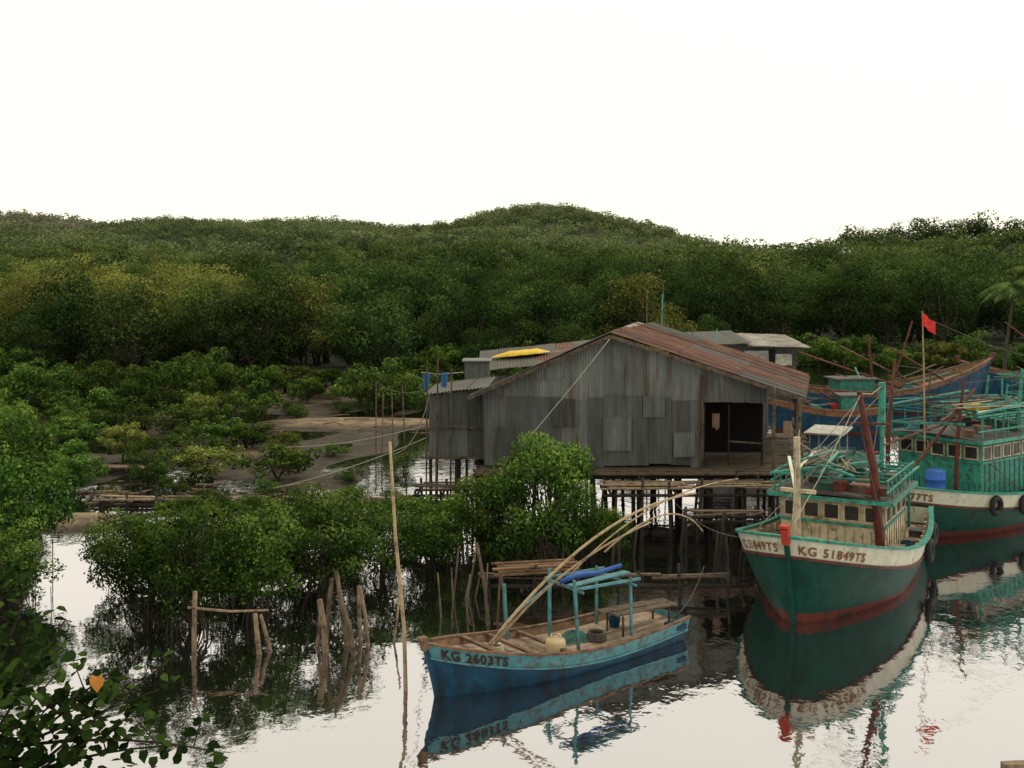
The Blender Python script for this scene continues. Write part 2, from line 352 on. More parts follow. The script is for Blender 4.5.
gl=N(nt,'ShaderNodeBsdfGlossy'); gl.inputs['Roughness'].default_value=.035; gl.inputs['Color'].default_value=(.96,.92,1.0,1); L.new(bp.outputs[0],gl.inputs['Normal'])
df=N(nt,'ShaderNodeBsdfDiffuse'); df.inputs['Color'].default_value=(.010,.012,.008,1)
fr=N(nt,'ShaderNodeFresnel'); fr.inputs[0].default_value=1.33
mr=N(nt,'ShaderNodeMapRange'); mr.inputs[1].default_value=.02; mr.inputs[2].default_value=.22; mr.inputs[3].default_value=.53; mr.inputs[4].default_value=.72; L.new(fr.outputs[0],mr.inputs[0])
ms=N(nt,'ShaderNodeMixShader'); L.new(mr.outputs[0],ms.inputs[0]); L.new(df.outputs[0],ms.inputs[1]); L.new(gl.outputs[0],ms.inputs[2]); L.new(ms.outputs[0],out.inputs[0])
mb=MB(); mb.add([(-160,-40,0),(160,-40,0),(160,118,0),(-160,118,0)],[(0,1,2,3)]); o=mb.build('water',[m]); o["kind"]="structure"

# ------------------------------------------------------------ hill forest
def forest(name,pts,rad,nleaf,lsize,seed,mat,bigp=.0):
    vs=[]
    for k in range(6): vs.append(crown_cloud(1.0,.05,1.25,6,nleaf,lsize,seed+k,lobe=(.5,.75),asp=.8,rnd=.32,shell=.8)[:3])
    Vs,Fs,Ts=[],[],[]; off=0
    for (x,y,z),r in zip(pts,rad):
        V,F,T=vs[rng.integers(6)]; a=rng.uniform(0,6.28); c,s_=math.cos(a),math.sin(a)
        big=1.4 if rng.random()<bigp else 1.0
        W=np.stack([V[:,0]*c-V[:,1]*s_,V[:,0]*s_+V[:,1]*c,V[:,2]*rng.uniform(.8,1.15)],-1)*r*big+np.array([x,y,z+1.0])
        patch=.24*math.sin(x*.031+1)*math.sin(y*.023+x*.01)+.14*math.sin(x*.083+y*.05)
        Vs.append(W);Fs.append(F+off);Ts.append(np.clip(T+patch+rng.normal()*.17,0,1)); off+=len(V)
    o=quads(name,np.concatenate(Vs),np.concatenate(Fs),np.concatenate(Ts),mat); o["kind"]="stuff"
    tag(o,"dense green forest canopy covering the hillside","forest")
    return o
def scatter(y0,y1,sp0,grow,xmin=-1e9,xmax=1e9,marg=25):
    pts=[];y=y0
    while y<y1:
        s_=sp0+grow*(y-y0); wd=.47*y+marg; x=max(-wd,xmin)
        while x<min(wd,xmax):
            px=x+rng.uniform(-.45,.45)*s_; py=y+rng.uniform(-.45,.45)*s_
            pts.append((px,py,float(height(np.array(px),np.array(py))))); x+=s_
        y+=s_*.9
    return pts
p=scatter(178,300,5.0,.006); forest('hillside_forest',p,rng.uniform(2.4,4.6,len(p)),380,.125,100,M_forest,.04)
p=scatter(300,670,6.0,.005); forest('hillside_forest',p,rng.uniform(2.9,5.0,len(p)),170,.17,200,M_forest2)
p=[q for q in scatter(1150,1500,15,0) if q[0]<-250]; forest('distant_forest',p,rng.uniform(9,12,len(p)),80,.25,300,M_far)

# ------------------------------------------------------------ trees
var=[make_tree('broadleaf_tree','dark green broadleaf tree on the river bank','tree',3.4,.3,8.2,32,5200,.25,10+k,M_tree,group='trees behind the mudflat',lobe=(.22,.42)) for k in range(5)]
vary=[make_tree('broadleaf_tree','yellowish green feathery tree on the river bank','tree',3.6,.3,8.2,34,5000,.23,30+k,M_yellow,group='trees behind the mudflat',lobe=(.18,.34)) for k in range(2)]
def plant(vs,x,y,s_,label=None,zs=1.0,z=None):
    zz=float(height(np.array(float(x)),np.array(float(y)))) if z is None else z
    return copy_thing(random.choice(vs),(x,y,zz-.1),(s_,s_,s_*zs),R(0,6.28),label)
cnt=0
for (y0,y1,sp,smin,smax) in ((76,100,4.6,.5,1.1),(100,135,6.5,.75,1.25),(135,178,8.4,.9,1.4)):
    y=y0
    while y<y1:
        wd=.49*y+5; x=-wd+R(0,3)
        while x<wd:
            px=x+R(-.4,.4)*sp; py=y+R(-.4,.4)*sp
            if height(np.array(px),np.array(py))>.3:
                k=R(smin,smax)
                q=px/py
                yel=(-.46<q<-.26 and 84<py<140) or random.random()<.03
                if yel and py<110: k=max(k,1.02)
                if -.08<q<.02: k*=.85
                plant(vary if yel else var,px,py,k); cnt+=1
            x+=sp
        y+=sp*.95
print('TREES',cnt)
for v in var+vary: remove_thing(v)

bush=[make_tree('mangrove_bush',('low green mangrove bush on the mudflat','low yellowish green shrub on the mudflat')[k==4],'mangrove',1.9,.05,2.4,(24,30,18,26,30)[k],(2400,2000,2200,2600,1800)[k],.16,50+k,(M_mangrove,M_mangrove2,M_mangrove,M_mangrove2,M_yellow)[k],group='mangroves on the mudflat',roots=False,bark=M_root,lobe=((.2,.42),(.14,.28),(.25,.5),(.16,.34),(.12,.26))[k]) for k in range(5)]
nb_=0
y=40.5
while y<77:
    x=-.47*y-2
    while x<-3.5:
        px=x+R(-1.1,1.1); py=y+R(-1,1)
        ok=random.random()>.13; k=R(.35,1.15)
        if ((px+8.3)/6.6)**2+((py-59.5)/3.8)**2<1: ok=False
        if ((px+21)/3.2)**2+((py-48)/2.6)**2<1: ok=False
        if px>-9.0 and 43<py<57:
            k*=.5; ok=random.random()<.45
        if -9<px and py<43: k*=.5
        if ok:
            plant(bush,px,py,k*(1+.008*(py-40)),z=0,zs=R(.7,1.25)); nb_+=1
        x+=2.8
    y+=2.75
print('BUSHES',nb_)
for (x,y,s_) in ((-4,78,1.6),(-1,76,1.5),(2,77,1.7),(-6.5,75,1.3),(5,78,1.7),(9,79,1.7),(-5.5,70,1.1),(-17.5,38.5,.6),(-11.5,36.6,.4),(-9,37.2,.35),(-6.8,37.4,.4),(-3.6,37.6,.35)): plant(bush,x,y,s_,z=0)
for k in range(26): plant(bush,14+k*1.9+R(-.8,.8),(94 if k<3 else 102)+R(-2.5,2.5),R(1.1,1.9))
for v in bush: remove_thing(v)

nm=[make_tree('mangrove_tree','dark green mangrove with stilt roots standing in water','mangrove',2.0,.35,3.6,(38,30,40,26)[k],(7000,6200,6600,7200)[k],.13,70+k,M_mangrove if k!=2 else M_mangrove2,roots=True,group='mangroves standing in the river',lobe=((.18,.36),(.14,.3),(.15,.3),(.22,.4))[k]) for k in range(4)]
nb=[make_tree('mangrove_tree','bright green mangrove with stilt roots beside the shack','mangrove',2.0,.2,3.6,42,9500,.12,90+k,M_mangrove2,roots=True,group='mangroves standing in the river',lobe=(.16,.34)) for k in range(2)]
for (x,y,s_,zs) in ((.75,30.0,.88,1.25),(1.8,31.2,.55,1.3),(-.6,30.6,.72,1.05),(2.9,32.3,.4,1)): plant(nb,x,y,s_,z=0,zs=zs)
for (x,y,s_,zs) in ((-2.2,30.0,.62,1),(-3.5,29.3,.6,1),(-4.7,27.0,.75,1.1),(-6.1,25.8,.72,1.15),(-7.3,25.1,.78,1.2),(-8.6,25.9,.68,1.1),(-13.6,29.5,1.0,1.15),(-15.5,31.5,1.15,1.1),(-17.3,35.0,.9,1),(-10.1,29.0,.6,.95),(-12.2,26.4,.7,.9),(-8.4,31.3,.62,1),(-6.2,30.2,.62,1),(-3.2,33.0,.5,1),(-18.5,40,1.0,1),(-12.4,23.6,.8,1.1),(-9.9,34.3,.45,.9),(-7.6,33.8,.5,.9),(-5.4,34,.55,.9),(-4.6,31.3,.55,1),(-1.9,32.6,.5,1),(-6.9,28.2,.6,.9),(-8.9,28.6,.55,.9),(-5.3,28.7,.5,.9),(-14.8,27.6,.8,1)): plant(nm,x,y,s_*R(.92,1.08),z=0,zs=zs)
for v in nm+nb: remove_thing(v)

# ------------------------------------------------------------ palm
def palm(x,y,h,seed):
    g=random.Random(seed); rt=root('coconut_palm','slender coconut palm with drooping fronds on the bank','palm tree',(x,y,.6),0,'palms on the far bank')
    mb=MB(); mb.tube([(0,0,-1),(.2,0,h*.4),(.6,0,h*.8),(.7,0,h)],[.16,.12,.1,.08],8); mb.build('trunk',[M_bark],rt)
    mb=MB()
    for k in range(22):
        a=k*6.28/22+g.uniform(-.2,.2); up=g.uniform(-.1,1.2); l=g.uniform(2.2,3.0); pr=None
        for i in range(15):
            t=i/14; r=l*t; z=h+up*l*.6*t-1.5*t*t*(1.0+.3*up)
            p=Vector((.7+math.cos(a)*r,math.sin(a)*r,z))
            if pr is not None:
                d=(p-pr).normalized(); sd=Vector((-math.sin(a),math.cos(a),0)); ll=.75*math.sin(math.pi*min(1,t*.85+.15))+.08
                for sg in (-1,1):
                    for q in (0,.5):
                        b=pr.lerp(p,q); tip=b+sd*sg*ll+d*.35*ll-Vector((0,0,.45*ll))
                        mb.add([b-d*.06,b+d*.06,tip],[(0,1,2)],0,g.uniform(.1,.9))
            pr=p
    mb.build('crown',[M_palm],rt)
palm(34.0,76,7.0,1); palm(37.5,80,8.0,2)

# ------------------------------------------------------------ hull
class Hull:
    def __init__(s,L,B,zb,zm,zs,keel,rake,bw,stern=.75,tm=.42,ebow=.9,emid=.25,blunt=.62,boot=.09):
        s.__dict__.update(locals())
    def zr(s,t): return s.zm+(s.zb-s.zm)*max(0,1-t/.65)**2+(s.zs-s.zm)*max(0,(t-.6)/.4)**2
    def f(s,t):
        if t<s.tm: return (1-(1-t/s.tm)**2.2)**s.blunt
        return 1-(1-s.stern)*((t-s.tm)/(1-s.tm))**2
    def pt(s,t,z,side,inset=0.):
        zr=s.zr(t); q=max(0,min(1.02,(z-s.keel)/(zr-s.keel)))
        e=s.emid+(s.ebow-s.emid)*max(0,1-t/.45)**1.5
        y=max(0,s.B*s.f(t)*q**e-inset)*side
        x=s.L/2-t*s.L+s.rake*q**1.4*(1-t)**5-inset*.8*(1-t)**6
        if t>.98: x-=.25*q*s.rake
        return Vector((x,y,z))
    def ts(s,n=34):
        return [ (i/n)**1.5 for i in range(n+1)]
    def shell(s):
        mb=MB(); ts=s.ts()
        for side in (-1,1):
            grid=[]
            for t in ts:
                zr=s.zr(t); zt=s.boot*(1+.6*(1-t)**3) ; zw=zr-s.bw
                zs_=[s.keel+(zt-s.keel)*k/3 for k in range(3)]+[zt+(zw-zt)*k/7 for k in range(7)]+[zw+(zr-zw)*k/3 for k in range(4)]
                grid.append([s.pt(t,z,side) for z in zs_])
            nr=len(grid[0])
            for j in range(nr-1):
                vs=[];fs=[]
                for i in range(len(ts)): vs+=[grid[i][j],grid[i][j+1]]
                for i in range(len(ts)-1):
                    q=(2*i,2*i+2,2*i+3,2*i+1); fs.append(q if side<0 else q[::-1])
                mb.add(vs,fs,0 if j<3 else (1 if j<10 else 2),.5)
            if side<0: gl=grid
        a=gl[-1]; vs=[]
        for p in a: vs+=[p,Vector((p.x,-p.y,p.z))]
        for j in range(len(a)-1):
            mb.add([vs[2*j],vs[2*j+1],vs[2*j+3],vs[2*j+2]],[(0,1,2,3)],0 if j<3 else 1 if j<10 else 2,.5)
        return mb
    def inner(s,drop,th=.07):
        mb=MB(); ts=s.ts()
        for side in (-1,1):
            vs=[];fs=[]
            for t in ts:
                zr=s.zr(t); vs+=[s.pt(t,zr-drop,side,th),s.pt(t,zr-.01,side,th)]
            for i in range(len(ts)-1): fs.append((2*i,2*i+1,2*i+3,2*i+2))
            mb.add(vs,fs,0)
        return mb
    def deck(s,drop,th=.07,nplank=12):
        mb=MB(); ts=s.ts()
        for k in range(nplank):
            vs=[];fs=[]; a0=-1+2*k/nplank+.006;a1=-1+2*(k+1)/nplank-.006
            for t in ts:
                p=s.pt(t,s.zr(t)-drop,1,th*.9); vs+=[(p.x,p.y*a0,p.z+.0),(p.x,p.y*a1,p.z+.0)]
            for i in range(len(ts)-1): fs.append((2*i,2*i+1,2*i+3,2*i+2))
            mb.add(vs,fs,0,R(.2,.8))
        vs=[];fs=[]
        for t in ts:
            p=s.pt(t,s.zr(t)-drop,1,th*.9); vs+=[(p.x,-p.y,p.z-.02),(p.x,p.y,p.z-.02)]
        for i in range(len(ts)-1): fs.append((2*i,2*i+1,2*i+3,2*i+2))
        mb.add(vs,fs,0,0)
        return mb
    def rail(s,mb,dz,w,h,mat=0,out=.0,t0=0,t1=1):
        for side in (-1,1):
            ts=[t for t in s.ts(44) if t0<=t<=t1]; vs=[];fs=[]
            for t in ts:
                p=s.pt(t,s.zr(t)+min(dz,0),side); p.z=s.zr(t)+dz
                o=Vector((0,side,0))
                if t<.12: o=Vector((1-t/.12,side*(.3+.7*t/.12),0)).normalized()
                a=p+o*(w/2+out);b=p-o*(w/2-out)
                vs+=[a+Vector((0,0,-h/2)),a+Vector((0,0,h/2)),b+Vector((0,0,h/2)),b+Vector((0,0,-h/2))]
            for i in range(len(ts)-1):
                for k in range(4):
                    k2=(k+1)%4; fs.append((4*i+k,4*i+k2,4*i+4+k2,4*i+4+k))
            mb.add(vs,fs,mat,R(.4,.6))
        return mb
    def text(s,body,size,side,start,zoff,mat,parent,bold=.012,space=1.12):
        cu=bpy.data.curves.new('t','FONT'); cu.body=body; cu.size=size; cu.offset=bold; cu.resolution_u=3; cu.space_character=space
        ob=bpy.data.objects.new('t',cu); COL.objects.link(ob); bpy.context.view_layer.update()
        me=bpy.data.meshes.new_from_object(ob.evaluated_get(bpy.context.evaluated_depsgraph_get())); bpy.data.objects.remove(ob)
        n=len(me.vertices); c=np.empty(n*3); me.vertices.foreach_get('co',c); c=c.reshape(-1,3)
        T=np.linspace(0,.9,300); P=np.array([s.pt(t,s.zr(t)-s.bw*.5,side)[:] for t in T]); A=np.concatenate([[0],np.cumsum(np.linalg.norm(np.diff(P,axis=0),axis=1))])
        width=c[:,0].max()
        out=[]
        for x,y,_ in c:
            arc=start+x if side>0 else start+width-x
            t=float(np.interp(arc,A,T)); z=s.zr(t)-s.bw+zoff+y
            p=s.pt(t,z,side); p1=s.pt(min(1,t+.01),z,side); p0=s.pt(max(0,t-.004),z,side); pz=s.pt(t,z+.03,side)
            nn=(p1-p0).cross(pz-p).normalized()
            if nn.y*side<0: nn=-nn
            out.append(p+nn*.022)
        me.vertices.foreach_set('co',np.array([list(p) for p in out]).ravel())
        me.materials.clear(); me.materials.append(mat)
        at=me.attributes.new('tint','FLOAT','FACE'); at.data.foreach_set('value',[.5]*len(me.polygons)); me.update()
        o=bpy.data.objects.new('registration_lettering',me); COL.objects.link(o); o.parent=parent; return o
def stem(s,w,top,mats,parent,name='stem_post'):
    mb=MB(); pts=[]
    for k in range(10):
        z=s.keel+(s.zb-s.keel)*k/9; p=s.pt(0,z,1); pts.append(Vector((p.x+.02,0,z)))
    for a,b in zip(pts[:-1],pts[1:]): mb.beam(a,b+(b-a)*.03,w,w*1.2,0,.5)
    mb.build(name,[mats[0]],parent)
    if top:
        mb=MB(); p=pts[-1]; d=(pts[-1]-pts[-2]).normalized()
        mb.beam(p-d*.12,p+d*top,w*1.6,w*1.8,0); mb.box(p+d*(top+.03),(w*2.0,w*1.9,.06),0)
        mb.build('stem_head',[mats[1]],parent)

def window(parent,c,wid,hei,axis,frame,name='window'):
    mb=MB(); x,y,z=c; t=.03
    if axis=='x':
        mb.box(c,(.03,wid,hei),1)
        for dy in (-wid/2,wid/2): mb.box((x,y+dy,z),(.07,t*1.4,hei+.06),0)
        for dz in (-hei/2,hei/2): mb.box((x,y,z+dz),(.072,wid-.045,t*1.4),0)
    else:
        mb.box(c,(wid,.03,hei),1)
        for dx in (-wid/2,wid/2): mb.box((x+dx,y,z),(t*1.4,.07,hei+.06),0)
        for dz in (-hei/2,hei/2): mb.box((x,y,z+dz),(wid-.045,.072,t*1.4),0)
    return mb.build(name,[frame,M_glass],parent)
def lw(loc,rz,p):
    c,s_=math.cos(rz),math.sin(rz); return (loc[0]+p[0]*c-p[1]*s_,loc[1]+p[0]*s_+p[1]*c,p[2])
def mound(name,c,rx,ry,h,mats,parent,seed=0):
    g=random.Random(seed); mb=MB(); vs=[];fs=[];n=20;k=8
    ph=[g.uniform(0,6.28) for _ in range(6)]
    for j in range(k+1):
        r=j/k
        for i in range(n):
            a=6.283*i/n; q=1+.18*math.sin(3*a+ph[0])+.1*math.sin(5*a+ph[1])
            z=h*(1-r**2.2)*(1+.25*math.sin(4*a+ph[2]+r*5)+.15*math.sin(7*a+r*9+ph[3]))
            vs.append((c[0]+rx*r*q*math.cos(a),c[1]+ry*r*q*math.sin(a),c[2]+max(0,z)))
    for j in range(k):
        for i in range(n): fs.append((j*n+i,j*n+(i+1)%n,(j+1)*n+(i+1)%n,(j+1)*n+i))
    mb.add(vs,fs,0); return mb.build(name,mats,parent,smooth=True)
def coil(name,c,r,parent,mat):
    mb=MB()
    for k in range(4): mb.torus((c[0],c[1],c[2]+.03+.04*k),(0,.02,1),r*(1-.05*k),.03,n=14,k=5)
    return mb.build(name,[mat],parent,smooth=True)

def fishing_boat(label,loc,rz,L,B,zb,zm,zs,cab,text,tsize,seed=1,group='green fishing boats moored together',gal=None,wall=None,tall=.55,fend=(.62,.84)):
    g=random.Random(seed)
    rt=root('fishing_boat',label,'boat',loc,rz,group)
    H=Hull(L,B,zb,zm,zs,-.5,.7,.46,ebow=.55,emid=.17,blunt=.5,boot=.15)
    H.shell().build('hull',[M_redk,M_green,M_white],rt,smooth=True)
    H.inner(.5).build('bulwark_lining',[M_cream],rt)
    H.deck(.5).build('deck',[M_deck],rt)
    mb=MB(); H.rail(mb,.03,.14,.06,0); mb.build('gunwale',[M_teal],rt)
    mb=MB(); H.rail(mb,-H.bw,.05,.06,0,.015); mb.build('rubbing_strake',[M_redk],rt)
    for i in range(14):
        t=.05+i*.066
        for sd in (-1,1):
            mb=MB(); p=H.pt(t,H.zr(t)-.25,sd,.11); mb.box((p.x,p.y,H.zr(t)-.26),(.08,.07,.46)); mb.build('bulwark_rib',[M_cream],rt)
    stem(H,.11,.28,[M_green,M_red],rt)
    if text:
        H.text(text,tsize,1,.22,.10,M_letter,rt,.007,1.2); H.text(text,tsize,-1,.22,.10,M_letter,rt,.007,1.2)
    x0,x1,yw,zt=cab; dz=zm-.5; cx=(x0+x1)/2
    cb=MB()
    for s_ in (-1,1): cb.box((cx,s_*yw,(dz+zt)/2),(x1-x0,.06,zt-dz))
    for x in (x0,x1): cb.box((x,0,(dz+zt)/2),(.06,yw*2+.06,zt-dz-.004))
    for k in range(int((x1-x0)/.3)+1):
        for s_ in (-1,1): cb.box((x0+k*.3,s_*(yw+.04),(dz+zt)/2),(.035,.02,zt-dz-.02),0,.1)
    for k in range(int(2*yw/.22)):
        cb.box((x1+.035,-yw+.11+k*.22,dz+.45),(.012,.02,.85),0,0)
    for s_ in (-1,1): cb.box((cx,s_*(yw+.05),zt-.66),(x1-x0,.04,.07),1)
    cb.box((x1+.05,0,zt-.66),(.04,yw*2+.1,.07),1)
    cabin=cb.build('cabin',[wall or M_cream,M_teal],rt)
    nw=5; zc=zt-.36
    for k in range(nw):
        yy_=-yw+(k+.5)*2*yw/nw
        window(cabin,(x1+.035,yy_,zc),2*yw/nw-.13,.40,'x',M_cream)
    nws=max(3,int((x1-x0)/.55))
    for k in range(nws):
        xx=x0+(k+.5)*(x1-x0)/nws
        for s_ in (-1,1): window(cabin,(xx,s_*(yw+.035),zc),(x1-x0)/nws-.15,.40,'y',M_cream)
    mb=MB(); n=10; W=yw+.28
    for k in range(n):
        a0=-1+2*k/n;a1=-1+2*(k+1)/n; f_=lambda a:zt+.12*(1-a*a)
        vs=[(x,a*W,f_(a)+h_) for x in (x0-.35,x1+.4) for a in (a0,a1) for h_ in (0,.06)]
        mb.add(vs,[(0,2,3,1),(4,5,7,6),(0,4,6,2),(1,3,7,5)],0,R(.3,.7))
    for s_ in (-1,1): mb.beam((x0-.37,s_*(W+.02),zt+.03),(x1+.42,s_*(W+.02),zt+.03),.05,.1,1)
    for x in (x0-.38,x1+.43): mb.beam((x,-W,zt+.03),(x,W,zt+.03),.05,.1,1)
    mb.build('cabin_roof',[M_groof,M_teal],cabin)
    mb=MB(); zr0=zt+.15; zr1=zt+tall
    for x in [x0-.3+(x1-x0+.5)*k/6 for k in range(7)]:
        for s_ in (-1,1): mb.beam((x,s_*yw*1.12,zr0-.1),(x,s_*yw*1.12,zr1),.04)
        mb.beam((x,-yw*1.2,zr1),(x,yw*1.2,zr1),.035)
    for s_ in (-1,1):
        for z in (zr1+.04,zr0+.2): mb.beam((x0-.5,s_*yw*1.12+.03*s_,z),(x1+.5,s_*yw*1.12+.03*s_,z+g.uniform(-.04,.04)),.035,.045)
    mb.build('roof_rack',[M_teal],rt)
    for k in range(7):
        y=g.uniform(-1,1)*yw; mb=MB(); mb.beam((x0-g.uniform(.2,1),y,zr1+.06+.03*k),(x1+g.uniform(.2,1.0),y+g.uniform(-.6,.6),zr1+.08+.03*k+g.uniform(0,.2)),.08,.03); mb.build('plank',[(M_teal,M_woodl,M_rim,M_white,M_teal,M_teal,M_wood)[k]],rt)
    for k in range(12):
        x=g.uniform(x0,x1); y=g.uniform(-.85,.85)*yw; a,b,c=g.uniform(.2,.55),g.uniform(.2,.5),g.uniform(.12,.42); mb=MB(); mb.box((x,y,zt+.14+c/2),(a,b,c),0,rz=g.uniform(0,3)); mb.box((x,y,zt+.15+c),(a+.04,b+.04,.03),0,rz=g.uniform(-.1,.1)); mb.build('storage_crate',[(M_rim,M_net,M_blue,M_woodl,M_teal,M_redk,M_groof,M_net,M_rim,M_wood,M_lblue,M_clothb)[k]],rt)
    if gal:
        mb=MB(); xg=gal
        for s_ in (-1,1):
            mb.beam((xg,s_*yw*1.05,dz+.1),(xg,s_*yw*1.0,zt+.95),.07); mb.beam((xg,s_*yw*1.0,zt+.9),(x0,s_*yw,zt+1.05),.045)
        mb.beam((xg,-yw*1.25,zt+.9),(xg,yw*1.25,zt+.93),.07)
        mb.build('gallows_frame',[M_teal],rt)
    mb=MB(); xs0=-L/2+.35; xs1=x0-.4
    for x in (xs0,xs1):
        for s_ in (-1,1): mb.beam((x,s_*B*.5,zm-.4),(x,s_*B*.5,zt+.1),.07)
    for x in np.linspace(xs0-.1,xs1+.1,5): mb.beam((x,-B*.62,zt+.12),(x,B*.62,zt+.12),.05)
    for y in np.linspace(-B*.6,B*.6,7): mb.beam((xs0-.3,y,zt+.17),(xs1+.3,y,zt+.17),.08,.03)
    mb.box(((xs0+xs1)/2,0,zm-.1),(xs1-xs0-.2,B*.9,.7),1)
    mb.build('stern_canopy',[M_teal,M_rim],rt)
    xb_=x1+1.3; zd=H.zr((L/2-xb_)/L)-.5
    mb=MB(); mb.box((xb_,0,zd+.14),(.8,1.0,.28)); mb.box((xb_,0,zd+.3),(.9,1.1,.05),1)
    mb.build('hatch',[M_rim,M_woodl],rt)
    for t in fend:
        for sd in (-1,1):
            p=H.pt(t,H.zr(t)-.35,sd); mb=MB(); mb.torus((p.x,p.y+sd*.13,p.z),(0,1,0),.24,.09); mb.tube([(p.x,p.y+sd*.13,p.z+.2),(p.x,p.y+sd*.05,H.zr(t)+.06)],.015,5); mb.build('tyre_fender',[M_rubber],rt,smooth=True)
    mound('net_heap',(x0+.6,.1,zr1+.05),(x1-x0)*.3,yw*.5,.25,[M_net],rt,seed)
    mound('net_heap',(x1+2.0,.5,zd+.02),.5,.4,.25,[M_net],rt,seed+4)
    coil('rope_coil',(xb_+.1,-.1,zd+.33),.22,rt,M_rope); coil('rope_coil',(xb_+1.0,-.4,zd+.12),.2,rt,M_roped)
    for k in range(7):
        a=(x0-1.2+g.uniform(-.3,.3),g.uniform(-1,1)*yw,zr1+.1); b=(x1+g.uniform(.3,1.4),g.uniform(-1,1)*yw,zr1+.12+g.uniform(0,.55)); mb=MB(); mb.tube([a,b],[.03,.02],6); mb.build('boat_pole',[(M_bamboo,M_redk,M_bamboo,M_wood,M_teal,M_teal,M_wood)[k]],rt)
    for k in range(8):
        t=.3+.07*k; sd=1 if k%2 else -1; p=H.pt(t,H.zr(t)-.5,sd,.3); c=g.uniform(.3,.6)
        mb=MB(); 
        if k%3==0: mb.lathe([(0,0),(.15,0),(.17,c*.5),(.15,c),(.13,c),(.12,.05),(0,.05)],(p.x,p.y,p.z),12)
        else: mb.box((p.x,p.y,p.z+c*.4),(.4,.3,c*.8),0,rz=g.uniform(-.4,.4)); mb.box((p.x,p.y,p.z+c*.82),(.44,.34,.03),0)
        mb.build('deck_gear',[(M_rim,M_woodl,M_redk,M_blue,M_woodl,M_rim,M_teal,M_groof)[k]],rt)
    return rt,H

# boat A
LA=(8.77,29.42,0); RA=math.radians(240)
ra,HA=fishing_boat('green wooden fishing boat with white registration band and red stem head',LA,RA,8.6,2.15,2.1,1.15,1.25,(-1.9,.8,1.3,2.32),'KG 51849TS',.30)
mb=MB(); mb.tube([(.95,1.3,.7),(1.02,1.1,3.2),(1.05,.75,5.15)],[.12,.11,.07],8); mb.beam((1.0,.3,4.3),(1.0,1.5,4.35),.05); mb.build('mast',[M_redk],ra)
mb=MB(); mb.beam((3.35,-.2,1.3),(3.4,-.2,4.2),.13); mb.beam((3.38,-.6,2.9),(3.38,.25,2.9),.09); mb.build('bow_post',[M_cream],ra)
mb=MB(); mb.tube([(-1.17,.87,2.3),(-1.17,.87,4.0)],.06,8); mb.tube([(-1.17,.87,4.0),(-1.17,.87,5.2)],.10,8); mb.build('mast',[M_teal],ra)
mb=MB(); mb.tube([(-.3,-1.0,2.5),(-.1,-1.1,4.0)],[.035,.025],6); mb.build('mast',[M_wood],ra)
for a,b in (((3.38,-.2,4.1),(1.3,.8,3.1)),((1.05,.8,5.1),(4.4,0,2.3)),((1.05,.8,5.1),(-1.1,.87,5.1)),((-1.17,.87,5.1),(-3.9,0,2.4)),((1.05,.8,5.0),(-3.9,1.2,1.6)),((1.05,.8,5.0),(.2,-1.4,2.6)),((3.38,-.2,4.1),(4.5,0,2.4)),((3.38,-.2,4.0),(-.1,-1.1,3.9)),((-1.17,.87,4.9),(-.9,-1.4,2.6)),((1.05,.8,4.2),(2.2,1.7,1.5)),((-1.17,.87,4.4),(-1.9,1.6,1.6)),((1.05,.8,4.6),(1.6,-1.7,1.5))):
    m_=(Vector(a)+Vector(b))/2-Vector((0,0,.12)); mb=MB(); mb.tube([a,m_,b],.011,4); mb.build('rigging_rope',[M_rope if R(0,1)>.4 else M_roped],ra)
for a,b in (((3.3,-.2,2.6),(.9,-1.1,3.3)),((2.4,.9,3.2),(-.6,-.9,2.95)),((2.0,-1.2,3.05),(-.9,.9,3.1)),((1.9,.2,3.4),(-1.6,-.4,3.15))):
    mb=MB(); mb.beam(a,b,.08,.05); mb.build('boom',[M_white if a[0]>3 else M_teal],ra)
mb=MB(); mb.box((.96,1.2,2.6),(.1,.6,.2)); mb.build('name_board',[M_redk],ra)

# boat B
LB=(15.5,37.1,0); RB=math.atan2(-.6,-.8)
rb,HB_=fishing_boat('larger green fishing boat with cabin railings and flag pole',LB,RB,10,2.3,1.8,1.15,1.4,(-2.2,1.9,1.45,2.85),'KG-9777TS',.3,seed=5,tall=.8,fend=(.28,.42,.58,.8),wall=M_teal)
mb=MB(); mb.tube([(2.7,0,2.4),(2.75,0,5.0),(3.0,.1,7.0)],[.035,.03,.02],6); mb.build('flag_pole',[M_bamboo],rb)
mb=MB(); vs=[];fs=[]
for i in range(7):
    for j in range(2): vs.append((3.0-.05*i,.1+.04*math.sin(i*1.3)+.04*i,6.95-.40*j-.05*i))
for i in range(6): fs.append((2*i,2*i+2,2*i+3,2*i+1))
mb.add(vs,fs); mb.build('flag',[M_clothr],rb)
for (x,y,h,mt,r) in ((3.3,-1.0,5.4,M_redk,.08),(2.4,.9,4.8,M_redk,.07),(-1.0,1.0,5.0,M_teal,.08),(-2.4,-1.,4.6,M_teal,.07),(-2.9,1.2,5.2,M_redk,.07),(.9,-1.2,4.9,M_wood,.05),(.3,1.2,4.6,M_teal,.05)):
    mb=MB(); mb.tube([(x,y,.8),(x-.1,y,h*.6),(x-.3,y+.1,h)],[r,r*.9,r*.6],8); mb.build('mast',[mt],rb)
